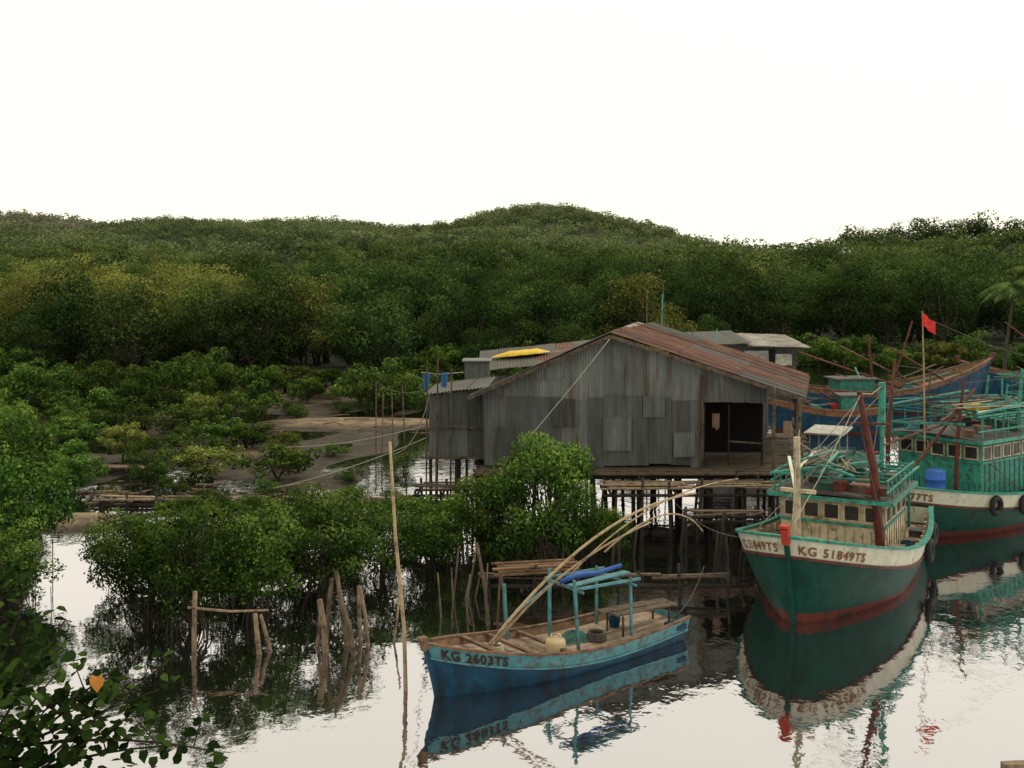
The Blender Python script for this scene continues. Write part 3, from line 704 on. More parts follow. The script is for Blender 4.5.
for a,b in (((3.0,-.9,5.2),(5.3,0,2.0)),((3.0,-.9,5.2),(-1.3,1,4.9)),((-1.3,1,4.9),(-4.8,.4,2.4)),((2.1,1,4.7),(5.3,0,1.9)),((2.1,1,4.7),(-3.1,1.2,5.1)),((3.0,-.9,5.1),(1.0,2.2,1.4)),((-3.1,1.2,5.1),(-4.8,-1,1.8)),((2.9,.1,6.8),(-3.1,1.2,5.1)),((0,1.3,4.5),(-3.1,1.2,5.1))):
    mb=MB(); mb.tube([a,(Vector(a)+Vector(b))/2-Vector((0,0,.15)),b],.013,4); mb.build('rigging_rope',[M_roped],rb)
for a,b,mt in (((3.6,-1,2.6),(-1,.8,3.9),M_rim),((3.4,1,3.6),(-2,-.8,3.8),M_redk),((2.9,-1.4,3.3),(2.9,1.5,3.5),M_teal),((3.8,.3,2.1),(.6,.5,4.4),M_redk),((2.4,-1.6,3.8),(-2.4,-1.5,4.0),M_teal),((2.4,1.6,3.8),(-2.4,1.5,4.0),M_teal)):
    mb=MB(); mb.beam(a,b,.08,.06); mb.build('boom',[mt],rb)
mb=MB(); mb.box((.2,.3,3.75),(.8,.5,.12)); mb.box((.2,.3,3.82),(.6,.4,.06)); mb.build('yellow_bundle',[M_yel],rb)
p=lw(LB,RB,(3.3,.75,1.0))
mb=MB(); mb.lathe([(0,0),(.28,0),(.29,.05),(.28,.28),(.3,.3),(.28,.32),(.28,.58),(.3,.6),(.28,.62),(.28,.86),(.2,.9),(0,.9)],(0,0,0),18)
o=mb.build('plastic_drum',[M_bright],smooth=True); o.location=(p[0],p[1],1.15); o.scale=(1.1,1.1,1.0); tag(o,'bright blue plastic drum standing on the boat deck','drum')

rc,HC=fishing_boat('weathered green fishing boat moored behind the others',(24.6,49.5,0),math.radians(200),10,2.3,2.3,1.4,1.6,(-2.4,1.0,1.3,2.8),None,.3,seed=9,gal=1.9)
for (x,y,h) in ((1.8,.4,6.0),(-.5,-.8,5.2)):
    mb=MB(); mb.tube([(x,y,.8),(x-.3,y+.1,h)],[.08,.05],8); mb.build('mast',[M_redk],rc)

# ------------------------------------------------------------ plain wooden boats (far)
def wooden_boat(label,loc,rz,L,B,zb,zm,zs,m_main,m_band,seed,masts):
    g=random.Random(seed); rt=root('wooden_boat',label,'boat',loc,rz,'wooden boats on the far side of the river')
    H=Hull(L,B,zb,zm,zs,-.5,1.2,.3,blunt=.8,stern=.55)
    H.shell().build('hull',[M_redk,m_main,m_band],rt,smooth=True); H.inner(.45).build('bulwark_lining',[M_rim],rt); H.deck(.45).build('deck',[M_deck],rt)
    mb=MB(); H.rail(mb,.03,.14,.07); mb.build('gunwale',[M_rim],rt); stem(H,.12,.3,[m_main,M_redk],rt)
    mb=MB(); mb.box((-L*.22,0,zm+.2),(L*.2,B*1.1,1.0)); mb.box((-L*.22,0,zm+.75),(L*.25,B*1.35,.08),1); mb.build('cabin',[M_teal,M_groof],rt)
    for (a,b,r,mt) in masts:
        mb=MB(); mb.tube([a,b],[r,r*.55],7); mb.build('mast',[mt],rt)
    mound('net_heap',(L*.12,0,zm-.3),L*.12,B*.5,.45,[M_net],rt,seed)
    for k in range(10):
        a=(g.uniform(-.4,.3)*L,g.uniform(-.6,.6)*B,zm+g.uniform(-.2,.5)); b=(a[0]+g.uniform(-.3,.35)*L,g.uniform(-.6,.6)*B,zm+g.uniform(.2,1.5)); mb=MB(); mb.beam(a,b,.09,.05); mb.build('timber_plank',[(M_rim,M_wood,M_orange,M_woodl,M_teal)[k%5]],rt)
    for k in range(3):
        x=g.uniform(-.1,.3)*L; mb=MB(); mb.box((x,g.uniform(-.4,.4)*B,zm),(.6,.5,.5),0,rz=g.uniform(0,2)); mb.build('storage_crate',[(M_blue,M_teal,M_clothr)[k]],rt)
    return rt
wooden_boat('weathered brown wooden boat with raised bow and leaning booms',(23.0,67,0),math.radians(6),10.8,1.6,3.2,1.3,1.6,M_blue,M_rim,3,
  [((-1,0,1),(-1.3,0,4.6),.1,M_redk),((2,0,1),(-5.5,.3,3.6),.09,M_redk),((3,.3,1),(-3,.3,4.0),.08,M_rim),((0,0,1),(1.5,0,5.5),.08,M_redk),((4,0,1.6),(0,0,3.9),.08,M_redk)])
wooden_boat('small blue wooden boat moored beside the jetty',(16.6,58,0),math.radians(178),5.2,1.2,1.9,1.2,1.3,M_blue,M_orange,4,
  [((-1.5,0,1),(1.8,0,3.0),.06,M_redk)])
wooden_boat('brown wooden boat with red masts near the far bank',(36,72,0),math.radians(165),10,1.8,2.6,1.3,1.6,M_blue,M_rim,6,
  [((1,0,1),(1.4,0,5.6),.1,M_redk),((-2,0,1),(3.4,0,5.2),.08,M_redk),((-3,0,1),(-2.6,0,4.4),.07,M_redk)])
rs=root('small_skiff','small white skiff with a flat canopy moored past the shack','boat',(13.4,46.5,0),math.radians(245))
H=Hull(5,1.0,1.0,.6,.6,-.3,.4,.15); H.shell().build('hull',[M_blue,M_white,M_lblue],rs,smooth=True); H.deck(.3).build('deck',[M_deck],rs)
mb=MB()
for x in (-1.2,1.0):
    for y in (-.6,.6): mb.beam((x,y,.4),(x,y,1.6),.05)
mb.box((-.1,0,1.63),(2.8,1.6,.06)); mb.build('canopy',[M_wroof],rs)

# ------------------------------------------------------------ blue boat
LC=(1.03,22.98,0); RC=math.atan2(-.614,-.79)
rr=root('wooden_boat','small weathered blue wooden boat with turquoise band and open post frame','boat',LC,RC)
H=Hull(6.1,.95,1.08,.46,.52,-.35,.35,.28,stern=.75,tm=.5,blunt=.7,ebow=.55,emid=.22,boot=-.1)
H.shell().build('hull',[M_blue,M_blue,M_lblue],rr,smooth=True)
H.inner(.16,.05).build('bulwark_lining',[M_rim],rr); H.deck(.15,.05,9).build('deck',[M_deck],rr)
mb=MB(); H.rail(mb,.02,.07,.045); mb.build('gunwale',[M_rim],rr)
mb=MB(); H.rail(mb,-.28,.03,.035,0,.01); mb.build('rubbing_strake',[M_lblue],rr)
stem(H,.08,.08,[M_blue,M_rim],rr)
H.text('KG 2603TS',.26,1,.28,.05,M_letterd,rr,.009,1.12)
def post(a,b,w_,mt,nm='post'):
    mb=MB(); mb.beam(a,b,w_); return mb.build(nm,[mt],rr)
post((1.0,-.55,.4),(1.08,-.55,1.70),.05,M_lblue); post((-.1,-.5,.4),(-.1,-.5,1.85),.055,M_lblue); post((.0,.55,.4),(.12,.55,1.85),.055,M_lblue)
post((-1.5,.55,.4),(-1.47,.55,1.65),.05,M_lblue); post((-1.45,-.5,.4),(-1.45,-.5,1.68),.05,M_lblue)
post((-.1,-.65,1.6),(0,.7,1.6),.045,M_lblue,'cross_beam'); post((-1.5,-.6,1.54),(-1.5,.7,1.5),.045,M_lblue,'cross_beam'); post((.15,.56,1.66),(-1.75,.56,1.58),.05,M_lblue,'cross_beam'); post((0,-.52,1.66),(-1.7,-.52,1.6),.045,M_lblue,'cross_beam')
post((1.05,-.5,.95),(-.1,-.5,1.5),.03,M_lblue,'cross_beam')
mb=MB(); mb.tube([(.1,.1,1.72),(-.4,.02,1.76),(-1.0,0,1.70),(-1.8,-.1,1.72)],[.045,.07,.055,.045],8); mb.build('rolled_tarpaulin',[M_bright],rr,smooth=True)
mb=MB(); mb.box((-.8,.3,1.68),(1.7,.2,.03),0,rz=.05);  mb.build('blue_board',[M_lblue],rr)
mb=MB(); mb.box((-2.1,.0,.80),(1.8,.28,.035),0,rz=-.15); mb.box((-2.1,.34,.81),(1.7,.24,.03),0,rz=-.12)
for x in (-1.4,-2.8):
    for y in (-.1,.4): mb.beam((x,y,.35),(x,y,.79),.035)
mb.build('stern_bench',[M_wood],rr)
mb=MB(); mb.box((-2.85,.55,.36),(.3,.4,.1)); mb.build('engine_board',[M_blue],rr)
mb=MB(); mb.box((.9,0,.38),(.7,.8,.08)); mb.build('hatch',[M_woodl],rr)
mb=MB(); mb.box((1.75,0,.52),(.5,.5,.06)); mb.build('hatch',[M_woodl],rr)
for x in (.45,1.3,2.1):
    mb=MB(); t=(6.1/2-x)/6.1; hw=H.pt(t,H.zr(t),1).y; mb.box((x,0,H.zr(t)-.02),(.1,hw*1.9,.05)); mb.build('thwart',[M_rim],rr)
coil('rope_coil',(1.75,.05,.56),.15,rr,M_rope); coil('rope_coil',(-.9,.1,.32),.2,rr,M_roped)
mound('net_heap',(-.5,-.2,.30),.5,.3,.18,[M_net],rr,3)
mb=MB(); mb.lathe([(0,0),(.11,0),(.14,.22),(.12,.22),(.10,.03),(0,.03)],(-1.8,-.3,.32),12); mb.build('bucket',[M_blue],rr)
p=lw(LC,RC,(.45,.35,.32)); mb=MB()
mb.lathe([(0,0),(.19,0),(.21,.03),(.21,.30),(.19,.35),(.08,.38),(.05,.39),(.05,.44),(0,.44)],(0,0,0),16); mb.tube([(-.12,0,.36),(-.08,0,.45),(.08,0,.45),(.12,0,.36)],.018,6)
o=mb.build('jerrycan',[M_plastic],smooth=True); o.location=p; tag(o,'cream plastic jerrycan on the blue boat deck','jerrycan')
def bez(a,b,c,n=14): 
    a,b,c=Vector(a),Vector(b),Vector(c); return [a*(1-t)**2+b*2*t*(1-t)+c*t*t for t in [i/n for i in range(n+1)]]
def single(name,label,cat,mbf,mats,org,group=None,smooth=True):
    mb=MB(); mbf(mb); o=mb.build(name,mats,None,org,smooth,origin=org); return tag(o,label,cat,group)
gb='bamboo poles on the blue boat'
for (a,b,c,r0,r1,lab) in (((-.5,21.6,.75),(1.7,22.5,3.35),(3.95,23.6,3.42),.036,.022,'long bent bamboo pole resting on the blue boat'),
   ((-.35,21.8,.75),(.9,22.1,2.3),(2.9,22.9,2.95),.030,.018,'long bent bamboo pole resting on the blue boat'),
   ((1.9,22.6,2.4),(3.4,23.2,3.6),(4.1,23.6,2.6),.020,.012,'thin drooping bamboo tip over the blue boat'),
   ((1.2,22.4,2.0),(2.9,23.1,3.6),(5.0,24.3,3.6),.018,.012,'thin bent bamboo rod over the blue boat')):
    P=bez(a,b,c); single('bamboo_pole',lab,'pole',lambda m:m.tube(P,[r0+(r1-r0)*i/14 for i in range(15)],7),[M_bamboo],tuple(P[0]),gb)

# ------------------------------------------------------------ shack
OS=(4,40,0)
sh=root('stilt_shack','large grey corrugated metal boathouse with rusty roof on wooden stilts','shack',OS)
def roofz(x):
    return 6.25-(3.2-x)*2.0/4.6 if x<3.2 else 6.25-(x-3.2)*2.05/6.3
def gable(mb,x0,x1,y,zb,ztf,mat=0,jit=.1,split=None,top=(.45,1.0),low=(.15,.75)):
    x=x0;per=.09;k=0
    while x<x1-.03:
        x2=min(x1,x+R(.55,1.05)); n=max(2,int((x2-x)/(per/4))); jb=R(-jit,jit); sp=split+R(-.1,.1) if split else None
        segs=[(lambda q:zb+jb,lambda q:min(sp+.06,ztf(q)),0),(lambda q:sp,ztf,.02)] if split else [(lambda q:zb+jb,ztf,0)]
        tl=R(-.015,.015)
        for fa,fb,oo in segs:
            vs=[];fs=[]
            for i in range(n+1):
                q=x+(x2-x)*i/n; yy_=y-.014*math.sin(2*math.pi*q/per)-.013*(k%2)-oo
                a_,b_=fa(q)+tl*(q-x),fb(q); b_=max(a_,b_)
                vs+=[(q,yy_,a_),(q,yy_,b_)]
            for i in range(n): fs.append((2*i,2*i+2,2*i+3,2*i+1))
            mb.add(vs,fs,mat,R(*low) if oo==0 else R(*top))
        x=x2; k+=1
mb=MB()
gable(mb,-.9,6.2,36,1.9,lambda q:roofz(q)-.08,split=4.15)
gable(mb,6.2,8.35,36,3.85,lambda q:roofz(q)-.08,jit=.16)
mb.corr((-.9,36.05,1.9),(1.8,8,0),(0,0,2.5),(-1,.2,0),jit=.1)
mb.build('wall',[M_metal],sh,origin=OS)
mb=MB(); mb.corr((8.7,39.0,1.9),(1.55,5,0),(0,0,2.55),(1,-.2,0),jit=.1); mb.build('side_wall',[M_metal],sh,origin=OS)
mb=MB(); mb.add([(-.8,38.6,1.95),(8.8,38.6,1.95),(8.8,38.6,4.4),(3.4,38.6,6.0),(-.6,38.6,4.3)],[(0,1,2,3,4)]); mb.build('interior_shade_sheet',[M_dark],sh,origin=OS)  # near-black sheet behind the opening, painting the shade inside the shack
for (x,z,a,b,t_) in ((3.0,2.4,.9,1.1,.8),(.6,4.75,1.1,.4,.95),(5.3,2.2,.7,.8,.85),(1.3,3.2,.8,.9,.15),(4.3,3.5,.7,.7,.75),(-.5,2.2,.6,1.0,.2)):
    mb=MB(); mb.corr((x,35.92,z),(a,0,R(-.03,.03)),(0,0,b),(0,-1,0)); mb.t=[t_]*len(mb.t); mb.build('wall_patch',[M_metal],sh,origin=OS)
for (x,w_,z0,z1) in ((6.3,.14,1.9,3.9),(7.1,.10,1.9,3.9),(8.2,.14,1.9,3.9)):
    mb=MB(); mb.beam((x,36.06,z0),(x+R(-.05,.05),36.06,z1),w_,.03); mb.build('wall_board',[M_wdark],sh,origin=OS)
mb=MB(); mb.beam((7.1,36.1,2.7),(8.3,36.1,2.62),.06,.05); mb.build('opening_rail',[M_wood],sh,origin=OS)
def plane_roof(mb,a,b,c,d,nr,sheet=.8,mats=None):
    a,b,c,d=map(Vector,(a,b,c,d)); nrm=(b-a).cross(d-a).normalized(); 
    if nrm.z<0: nrm=-nrm
    mb.corr(a,b-a,d-a,nrm,period=.12,amp=.022,rows=nr,sheet=sheet,mats=mats)
mb=MB(); plane_roof(mb,(9.5,35.65,4.2),(11.9,44,4.2),(5.1,44,6.25),(3.2,35.65,6.27),3,mats=[0,0,0,0,0,0,1]); 
mb.corr((3.15,35.6,6.31),(1.9,8.4,0),(.8,-.1,-.24),(.3,0,1),period=.12,amp=.02,mats=[2,2,1,0])
mb.build('roof',[M_roof,M_groof,M_proof],sh,origin=OS)
mb=MB(); plane_roof(mb,(-1.4,35.65,4.25),(.4,44,4.25),(5.1,44,6.25),(3.2,35.65,6.27),3); mb.build('roof',[M_groof],sh,origin=OS)
for a,b in (((3.2,35.6,6.17),(9.55,35.6,4.1)),((-1.45,35.6,4.15),(3.2,35.6,6.17)),((9.5,35.6,4.08),(11.9,44,4.08))):
    mb=MB(); mb.beam(a,b,.05,.12); mb.build('bargeboard',[M_wood],sh,origin=OS)
mb=MB()
for k in range(34):
    y=35.1+k*.27; mb.box((4.2+.2*(y-35),y,1.82+R(-.015,.015)),(11.0+R(-.2,.5),.25,.06),0,R(.1,.9))
mb.build('floor_planks',[M_wood],sh,origin=OS)
mb=MB()
for y in (35.3,38,41,43.5): mb.beam((-1.3,y,1.68),(10,y,1.7),.12,.16)
for x in (-1,1,3,5,7,9): mb.beam((x,35.2,1.56),(x+1.8,44,1.56),.1,.12)
mb.build('floor_beams',[M_wdark],sh,origin=OS)
for y in (35.25,38,41,43.6):
    for x in (-1.1,.2,1.5,2.7,3.9,5.1,6.2,7.3,8.4,9.4):
        xx=x+.2*(y-35.2)+R(-.15,.15); mb=MB(); mb.tube([(xx+R(-.15,.15),y+R(-.1,.1),-1.2),(xx,y,1.7)],[.075,.065],7); mb.build('stilt',[M_wdark],sh,origin=OS,smooth=True)
for (x,y,zt) in ((8.4,35.3,4.55),(9.25,35.4,4.2),(6.2,35.9,4.9),(10.2,39.5,4.2),(11.2,43,4.2)):
    mb=MB(); mb.tube([(x,y,1.7),(x+.03,y,zt)],.06,7); mb.build('veranda_post',[M_wood],sh,origin=OS)
for a,b in (((8.35,35.35,2.6),(9.3,35.4,2.62)),((9.25,35.4,2.6),(11.0,43,2.6)),((9.25,35.4,2.2),(11.0,43,2.2))):
    mb=MB(); mb.beam(a,b,.05); mb.build('veranda_rail',[M_wood],sh,origin=OS)
for (x,z,a,b,mt,lab) in ((6.6,3.1,.25,.5,M_clothb,'brown cloth hanging in the shack doorway'),(8.75,2.95,.3,.5,M_clothb,'brown cloth hanging on the veranda')):
    def cl(m):
        vs=[];fs=[]
        for i in range(8):
            for j in range(2): vs.append((x+a*i/7,36.2-.8*(x>8)+.04*math.sin(i*2.1),z+b*j+.05*math.sin(i*1.1)*(1-j)))
        for i in range(7): fs.append((2*i,2*i+2,2*i+3,2*i+1))
        m.add(vs,fs)
    single('hanging_cloth',lab,'cloth',cl,[mt],(x,36.2,z))

def platform(name,label,x0,x1,y0,y1,z,nx_,ny_,seed,mat=None,gaps=.02):
    g=random.Random(seed); o_=((x0+x1)/2,(y0+y1)/2,0); rt=root(name,label,'jetty',o_)
    mb=MB()
    y=y0
    while y<y1:
        a=x0+g.uniform(-.35,.2); 
        while a<x1-.3:
            b=min(x1+g.uniform(-.1,.4),a+g.uniform(1.5,3.2)); mb.beam((a,y,z+g.uniform(-.04,.06)),(b,y+g.uniform(-.1,.1),z+g.uniform(-.04,.07)),.14,.04,0,g.uniform(0,1)); a=b+g.choice((.02,gaps,.3))
        y+=.2
    mb.build('deck_planks',[mat or M_woodl],rt,origin=o_)
    mb=MB()
    for k in range(nx_):
        x=x0+(x1-x0)*k/(nx_-1); mb.tube([(x,y0-.2,z-.12),(x,y1+.2,z-.12)],.045,6)
    for k in range(ny_):
        y=y0+(y1-y0)*k/max(1,ny_-1); mb.tube([(x0-.2,y,z-.22),(x1+.3,y,z-.2)],.05,6)
    mb.build('bearers',[M_wdark],rt,origin=o_)
    for k in range(nx_):
        for j in range(ny_):
            x=x0+(x1-x0)*k/(nx_-1)+g.uniform(-.2,.2); y=y0+(y1-y0)*j/max(1,ny_-1)
            mb=MB(); mb.tube([(x+g.uniform(-.3,.3),y+g.uniform(-.15,.15),-1.2),(x,y,z+g.uniform(-.1,.35))],[.055,.045],6); mb.build('pile',[M_wdark],rt,origin=o_,smooth=True)
    return rt
platform('jetty','plank jetty on crooked stilts in front of the shack',3.0,9.0,33.6,35.0,1.62,7,2,1)
platform('jetty','lower plank landing beside the green boat',5.2,7.4,32.3,32.9,1.1,3,2,2,mat=M_wood)
platform('jetty','low log jetty with stacked boards above the water',-.6,5.6,27.7,27.95,.5,6,1,3,mat=M_wood)
platform('plank_walkway','rickety broken plank walkway across the mangrove flat',-14.5,-9.0,38.6,39.1,.30,6,2,4,mat=M_woodl,gaps=.5)
platform('plank_walkway','narrow broken plank walkway between mangroves and shed',-8.0,-1.8,38.8,39.2,.30,6,2,9,mat=M_woodl,gaps=.5)
platform('plank_walkway','short broken plank walkway over the far mud',-20.5,-14.5,44.8,45.3,.35,6,2,12,mat=M_woodl,gaps=.5)
platform('jetty','small plank landing beneath the metal shed',-3.0,-.6,35.2,36.2,1.3,4,2,6,mat=M_wood)
def bp_(m):
    for k in range(9): m.beam((-.4+R(-.2,.2),27.6+.09*k,.58+.05*(k%3)),(1.5+R(-.3,.3),27.65+.09*k,.66+.06*(k%3)),.14,.04,0,R(.2,.9))
single('board_pile','stack of brown planks lying on the low jetty','planks',bp_,[M_rim],(.5,27.9,.6),smooth=False)
for k in range(34):
    x=R(-18,-4); y=R(36.5,43) if k<20 else R(57,62); z=float(height(np.array(x),np.array(y)))+.12
    if z<.0: z=.1
    a=R(-.5,.5); l=R(.8,2.2); 
    single('driftwood_branch','bleached driftwood branch lying on the mud','branch',lambda m:m.tube([(x,y,z),(x+l*.5*math.cos(a),y+l*.5*math.sin(a),z+R(.0,.15)),(x+l*math.cos(a),y+l*math.sin(a),z+R(-.05,.2))],[.045,.035,.02],5),[M_woodl],(x,y,z),'driftwood on the mudflat')

OS2=(-1.8,37.3,0); s2=root('lean_to_shed','small grey corrugated shed on stilts joined to the boathouse','shed',OS2)
mb=MB(); gable(mb,-2.75,-.95,36.6,2.15,lambda q:4.15+.12*(q+2.75),jit=.08,split=3.1,top=(.1,.6)); mb.build('wall',[M_metal],s2,origin=OS2)
mb=MB(); mb.corr((-2.75,36.6,2.15),(.3,2.6,0),(0,0,2.0),(-1,0,0)); mb.build('side_wall',[M_metal],s2,origin=OS2)
mb=MB(); plane_roof(mb,(-2.95,36.4,4.2),(-.8,36.4,4.45),(-.5,39.3,4.5),(-2.7,39.3,4.3),1); mb.build('roof',[M_groof],s2,origin=OS2)
mb=MB(); mb.box((-1.8,37.9,2.08),(2.1,2.8,.07)); mb.beam((-2.85,36.55,3.05),(-.95,36.5,3.1),.05); mb.build('floor_planks',[M_wood],s2,origin=OS2)
for x in (-2.7,-1.9,-1.1):
    for y in (36.7,39): mb=MB(); mb.tube([(x,y,-1.2),(x+R(-.05,.05),y,2.1)],.06,6); mb.build('stilt',[M_wdark],s2,origin=OS2)
for x in (-2.85,-2.5,-2.05):
    mb=MB(); mb.tube([(x,36.3,-1),(x+.05,36.3,R(4.8,5.8))],.03,6); mb.build('upright_pole',[M_wood],s2,origin=OS2)
mb=MB(); mb.tube([(-3.0,36.3,4.95),(-2.4,36.3,4.88),(-1.6,36.3,4.95)],.015,4); mb.build('clothes_line',[M_rope],s2,origin=OS2)
OS3=(1.2,47,0); s3=root('rear_shed','low grey metal shed with sloping roof behind the boathouse','shed',OS3)
mb=MB(); gable(mb,-1.2,3.4,44.8,2,lambda q:4.1); mb.build('wall',[M_metal],s3,origin=OS3)
mb=MB(); mb.corr((-1.2,44.8,2),(0,3.4,0),(0,0,2.5),(-1,0,0)); mb.build('side_wall',[M_metal],s3,origin=OS3)
mb=MB(); mb.corr((-1.4,44.5,4.3),(5.0,0,.5),(0,3.9,.55),(0,-.2,1),period=.12,amp=.022,rows=2,sheet=.9,mats=[0,0,0,2]); mb.build('roof',[M_groof,M_metal,M_roof],s3,origin=OS3)
mb=MB(); mb.box((-1.3,41.2,4.55),(.9,1.2,.85)); mb.box((-1.3,41.2,5.0),(1.1,1.4,.05)); mb.build('storage_box',[M_metal],s3,origin=OS3)
for (x,y) in ((-1.7,41.2),(-.9,41.2),(-1.1,45),(.4,45),(2,45),(3.3,45)):
    mb=MB(); mb.tube([(x,y,-1),(x,y,4.2 if y<42 else 2.2)],.06,6); mb.build('stilt',[M_wdark],s3,origin=OS3)
def tp(m):
    vs=[];fs=[];n=40
    for i in range(n+1):
        t=i/n; wdt=min(1,t*3+.1,(1-t)*4+.1)
        for j in range(9):
            a=math.pi*j/8; r=.26*wdt
            vs.append((-.9+2.5*t,46.4-r*1.6*math.cos(a),4.72+.25*t+r*.75*math.sin(a)+.006*math.sin(i*.7+j*1.1)))
    for i in range(n):
        for j in range(8): fs.append((i*9+j,(i+1)*9+j,(i+1)*9+j+1,i*9+j+1))
    m.add(vs,fs)
single('yellow_tarpaulin','bright yellow tarpaulin bundled on the shed roof','tarpaulin',tp,[M_yel],(.5,46.4,4.8))
OS4=(12.5,60,0); s4=root('riverside_hut','low riverside hut with pale sheet walls and metal roof','hut',OS4)
mb=MB(); gable(mb,9.8,12.4,58,1.5,lambda q:4.55,mat=0,top=(0,.4),low=(0,.4)); gable(mb,12.4,15.0,58,1.5,lambda q:4.45,mat=0,low=(0,.4)); mb.build('wall',[M_metal],s4,origin=OS4)
mb=MB(); mb.corr((15.0,58,1.5),(0,5,0),(0,0,2.95),(1,0,0)); mb.build('side_wall',[M_metal],s4,origin=OS4)
mb=MB(); mb.corr((9.5,57.2,4.6),(3.0,0,.1),(0,5.6,.40),(0,0,1),period=.14,amp=.02); mb.build('roof',[M_groof],s4,origin=OS4)
mb=MB(); mb.corr((12.2,57.3,4.57),(3.4,0,-.1),(0,5.6,.40),(0,0,1),period=.14,amp=.02); mb.t=[.2+.3*v for v in mb.t]; mb.build('roof',[M_proof],s4,origin=OS4)
for (x,z,a,b,mt) in ((12.9,3.9,1.3,.75,M_wroof),(14.3,3.8,.9,.6,M_wroof),(11.0,3.9,1.1,.6,M_dark),(13.7,4.0,.35,.7,M_dark)):
    mb=MB(); mb.box((x,57.88-.02*(mt is M_dark),z),(a,.04,b)); mb.build('window_opening' if mt is M_dark else 'wall_panel',[mt],s4,origin=OS4)  # openings are near-black panels on the wall, inside shade painted on
for x in (9.9,11.5,13.4,14.9):
    mb=MB(); mb.tube([(x,58,-1),(x,58,1.7)],.08,6); mb.build('stilt',[M_wdark],s4,origin=OS4)

# ------------------------------------------------------------ posts, poles, ropes
def stick(label,pts,r0,r1,mat,cat='post',name='wooden_post',group=None,n=7):
    m_=len(pts); single(name,label,cat,lambda m:m.tube(pts,[r0+(r1-r0)*i/(m_-1) for i in range(m_)],n),[mat],tuple(pts[0]),group)
stick('tall thin bamboo pole standing upright in the river',[(-2.05,21.4,-1),(-2.10,21.4,1.2),(-2.27,21.4,3),(-2.38,21.4,4.85)],.045,.028,M_bamboo,'pole','mooring_pole')
stick('short leaning stake beside the blue boat',[(-.45,25.5,-1),(-.62,25.5,.8),(-.82,25.5,1.9)],.05,.035,M_wood,'pole','mooring_pole')
gp='weathered posts standing in the shallows'
stick('pale weathered post with a forked rail',[(-6.85,23.7,-1),(-6.86,23.7,.4),(-6.84,23.7,1.28)],.06,.05,M_woodl,group=gp)
stick('short leaning weathered post under a rail',[(-5.3,23.5,-1),(-5.43,23.5,.2),(-5.5,23.5,.86)],.065,.05,M_woodl,group=gp)
stick('stubby weathered post in the shallows',[(-5.15,23.8,-1),(-5.27,23.8,.1),(-5.45,23.8,.75)],.05,.04,M_woodl,group=gp)
stick('horizontal rail pole lashed to weathered posts',[(-6.97,23.6,.96),(-6.05,23.62,.87),(-5.24,23.6,.90)],.03,.024,M_woodl,'rail','rail_pole')
for a,b,r in (((-4.25,24,-1),(-3.95,24.1,1.45),.07),((-4.0,23.6,-1),(-4.15,23.7,1.1),.085),((-3.55,24,-1),(-3.85,24.1,1.6),.065),((-3.2,23.4,-1),(-3.7,23.6,1.2),.075),((-3.3,24.4,-1),(-3.4,24.4,1.2),.06),((-2.95,24.0,-1),(-3.35,24.2,1.25),.05),((-4.4,23.9,-1),(-4.2,24.2,.9),.05),((-2.7,24.2,-1),(-2.5,24.4,1.1),.03)):
    stick('thick crooked post leaning in a cluster',[a,(a[0]*.6+b[0]*.4+R(-.08,.08),a[1],a[2]*.6+b[2]*.4),(a[0]*.3+b[0]*.7+R(-.06,.06),b[1],a[2]*.3+b[2]*.7),b],r,r*.75,M_woodl if R(0,1)>.45 else M_wood,group=gp)
for k in range(10):
    x=R(-1.9,.0); y=R(25.5,29.5); stick('thin dark stake standing in the water',[(x,y,-1),(x+R(-.4,.4),y,R(.5,1.3))],.03,.02,M_wood,group='thin stakes near the mangroves')
for k in range(12):
    x=R(2.2,7.0); y=R(29.5,33); stick('crooked dark stake below the jetty',[(x,y,-1),(x+R(-.3,.3),y,R(.4,1.3))],.045,.035,M_wdark,group='stakes below the jetty')
for (x,y,h) in ((-3.8,40,4.2),(-4.6,43,3.6),(-5.6,47,3.2),(-6.2,50,3.4)):
    stick('thin upright pole on the mudflat',[(x,y,-1),(x+R(-.2,.2),y,h)],.03,.02,M_wood,'pole','mooring_pole')
for (x,y,z0,z1,lx) in ((5.4,44,4,7.6,.0),(6.3,46,4,7.4,.2),(6.2,45,4,7.9,-.1),(7.5,46,4,6.3,-.9),(8.4,45,4,6.0,.7)):
    stick('thin pole rising behind the boathouse roof',[(x-lx,y,-1),(x,y,z1)],.03,.02,M_teal if lx>0 else M_wood,'pole','mooring_pole')
def rope(label,a,b,sag,mat,r=.013):
    a=Vector(a);b=Vector(b); pts=[]
    for i in range(17):
        t=i/16; p=a.lerp(b,t); p.z-=sag*4*t*(1-t); pts.append(p)
    single('mooring_rope',label,'rope',lambda m:m.tube(pts,r,4),[mat],tuple(a))
rope('pale rope stretched across the grey metal wall',(3.15,35.4,6.1),(.2,33.0,2.9),.05,M_rope,.014)
rope('thin rope from the tall pole to the shed',(-2.36,21.4,4.6),(-2.7,36.3,4.3),.5,M_roped)
rope('thin rope strung over the mudflat to the shed',(-2.8,36.3,3.2),(-9.5,44,1.3),.2,M_rope,.012)
rope('second thin rope strung over the mudflat',(-2.8,36.3,2.8),(-8.5,39,.6),.15,M_rope,.012)
rope('thin rope from shed pole to distant stake',(-2.8,36.4,4.4),(-6.2,50,3.4),.3,M_roped)
rope('mooring rope from green boat bow to the jetty',(6.3,25.4,2.2),(4.9,33.0,1.3),.5,M_roped,.016)
rope('mooring rope from the blue boat stern',(3.5,24.1,.6),(4.9,28,.7),.25,M_roped)
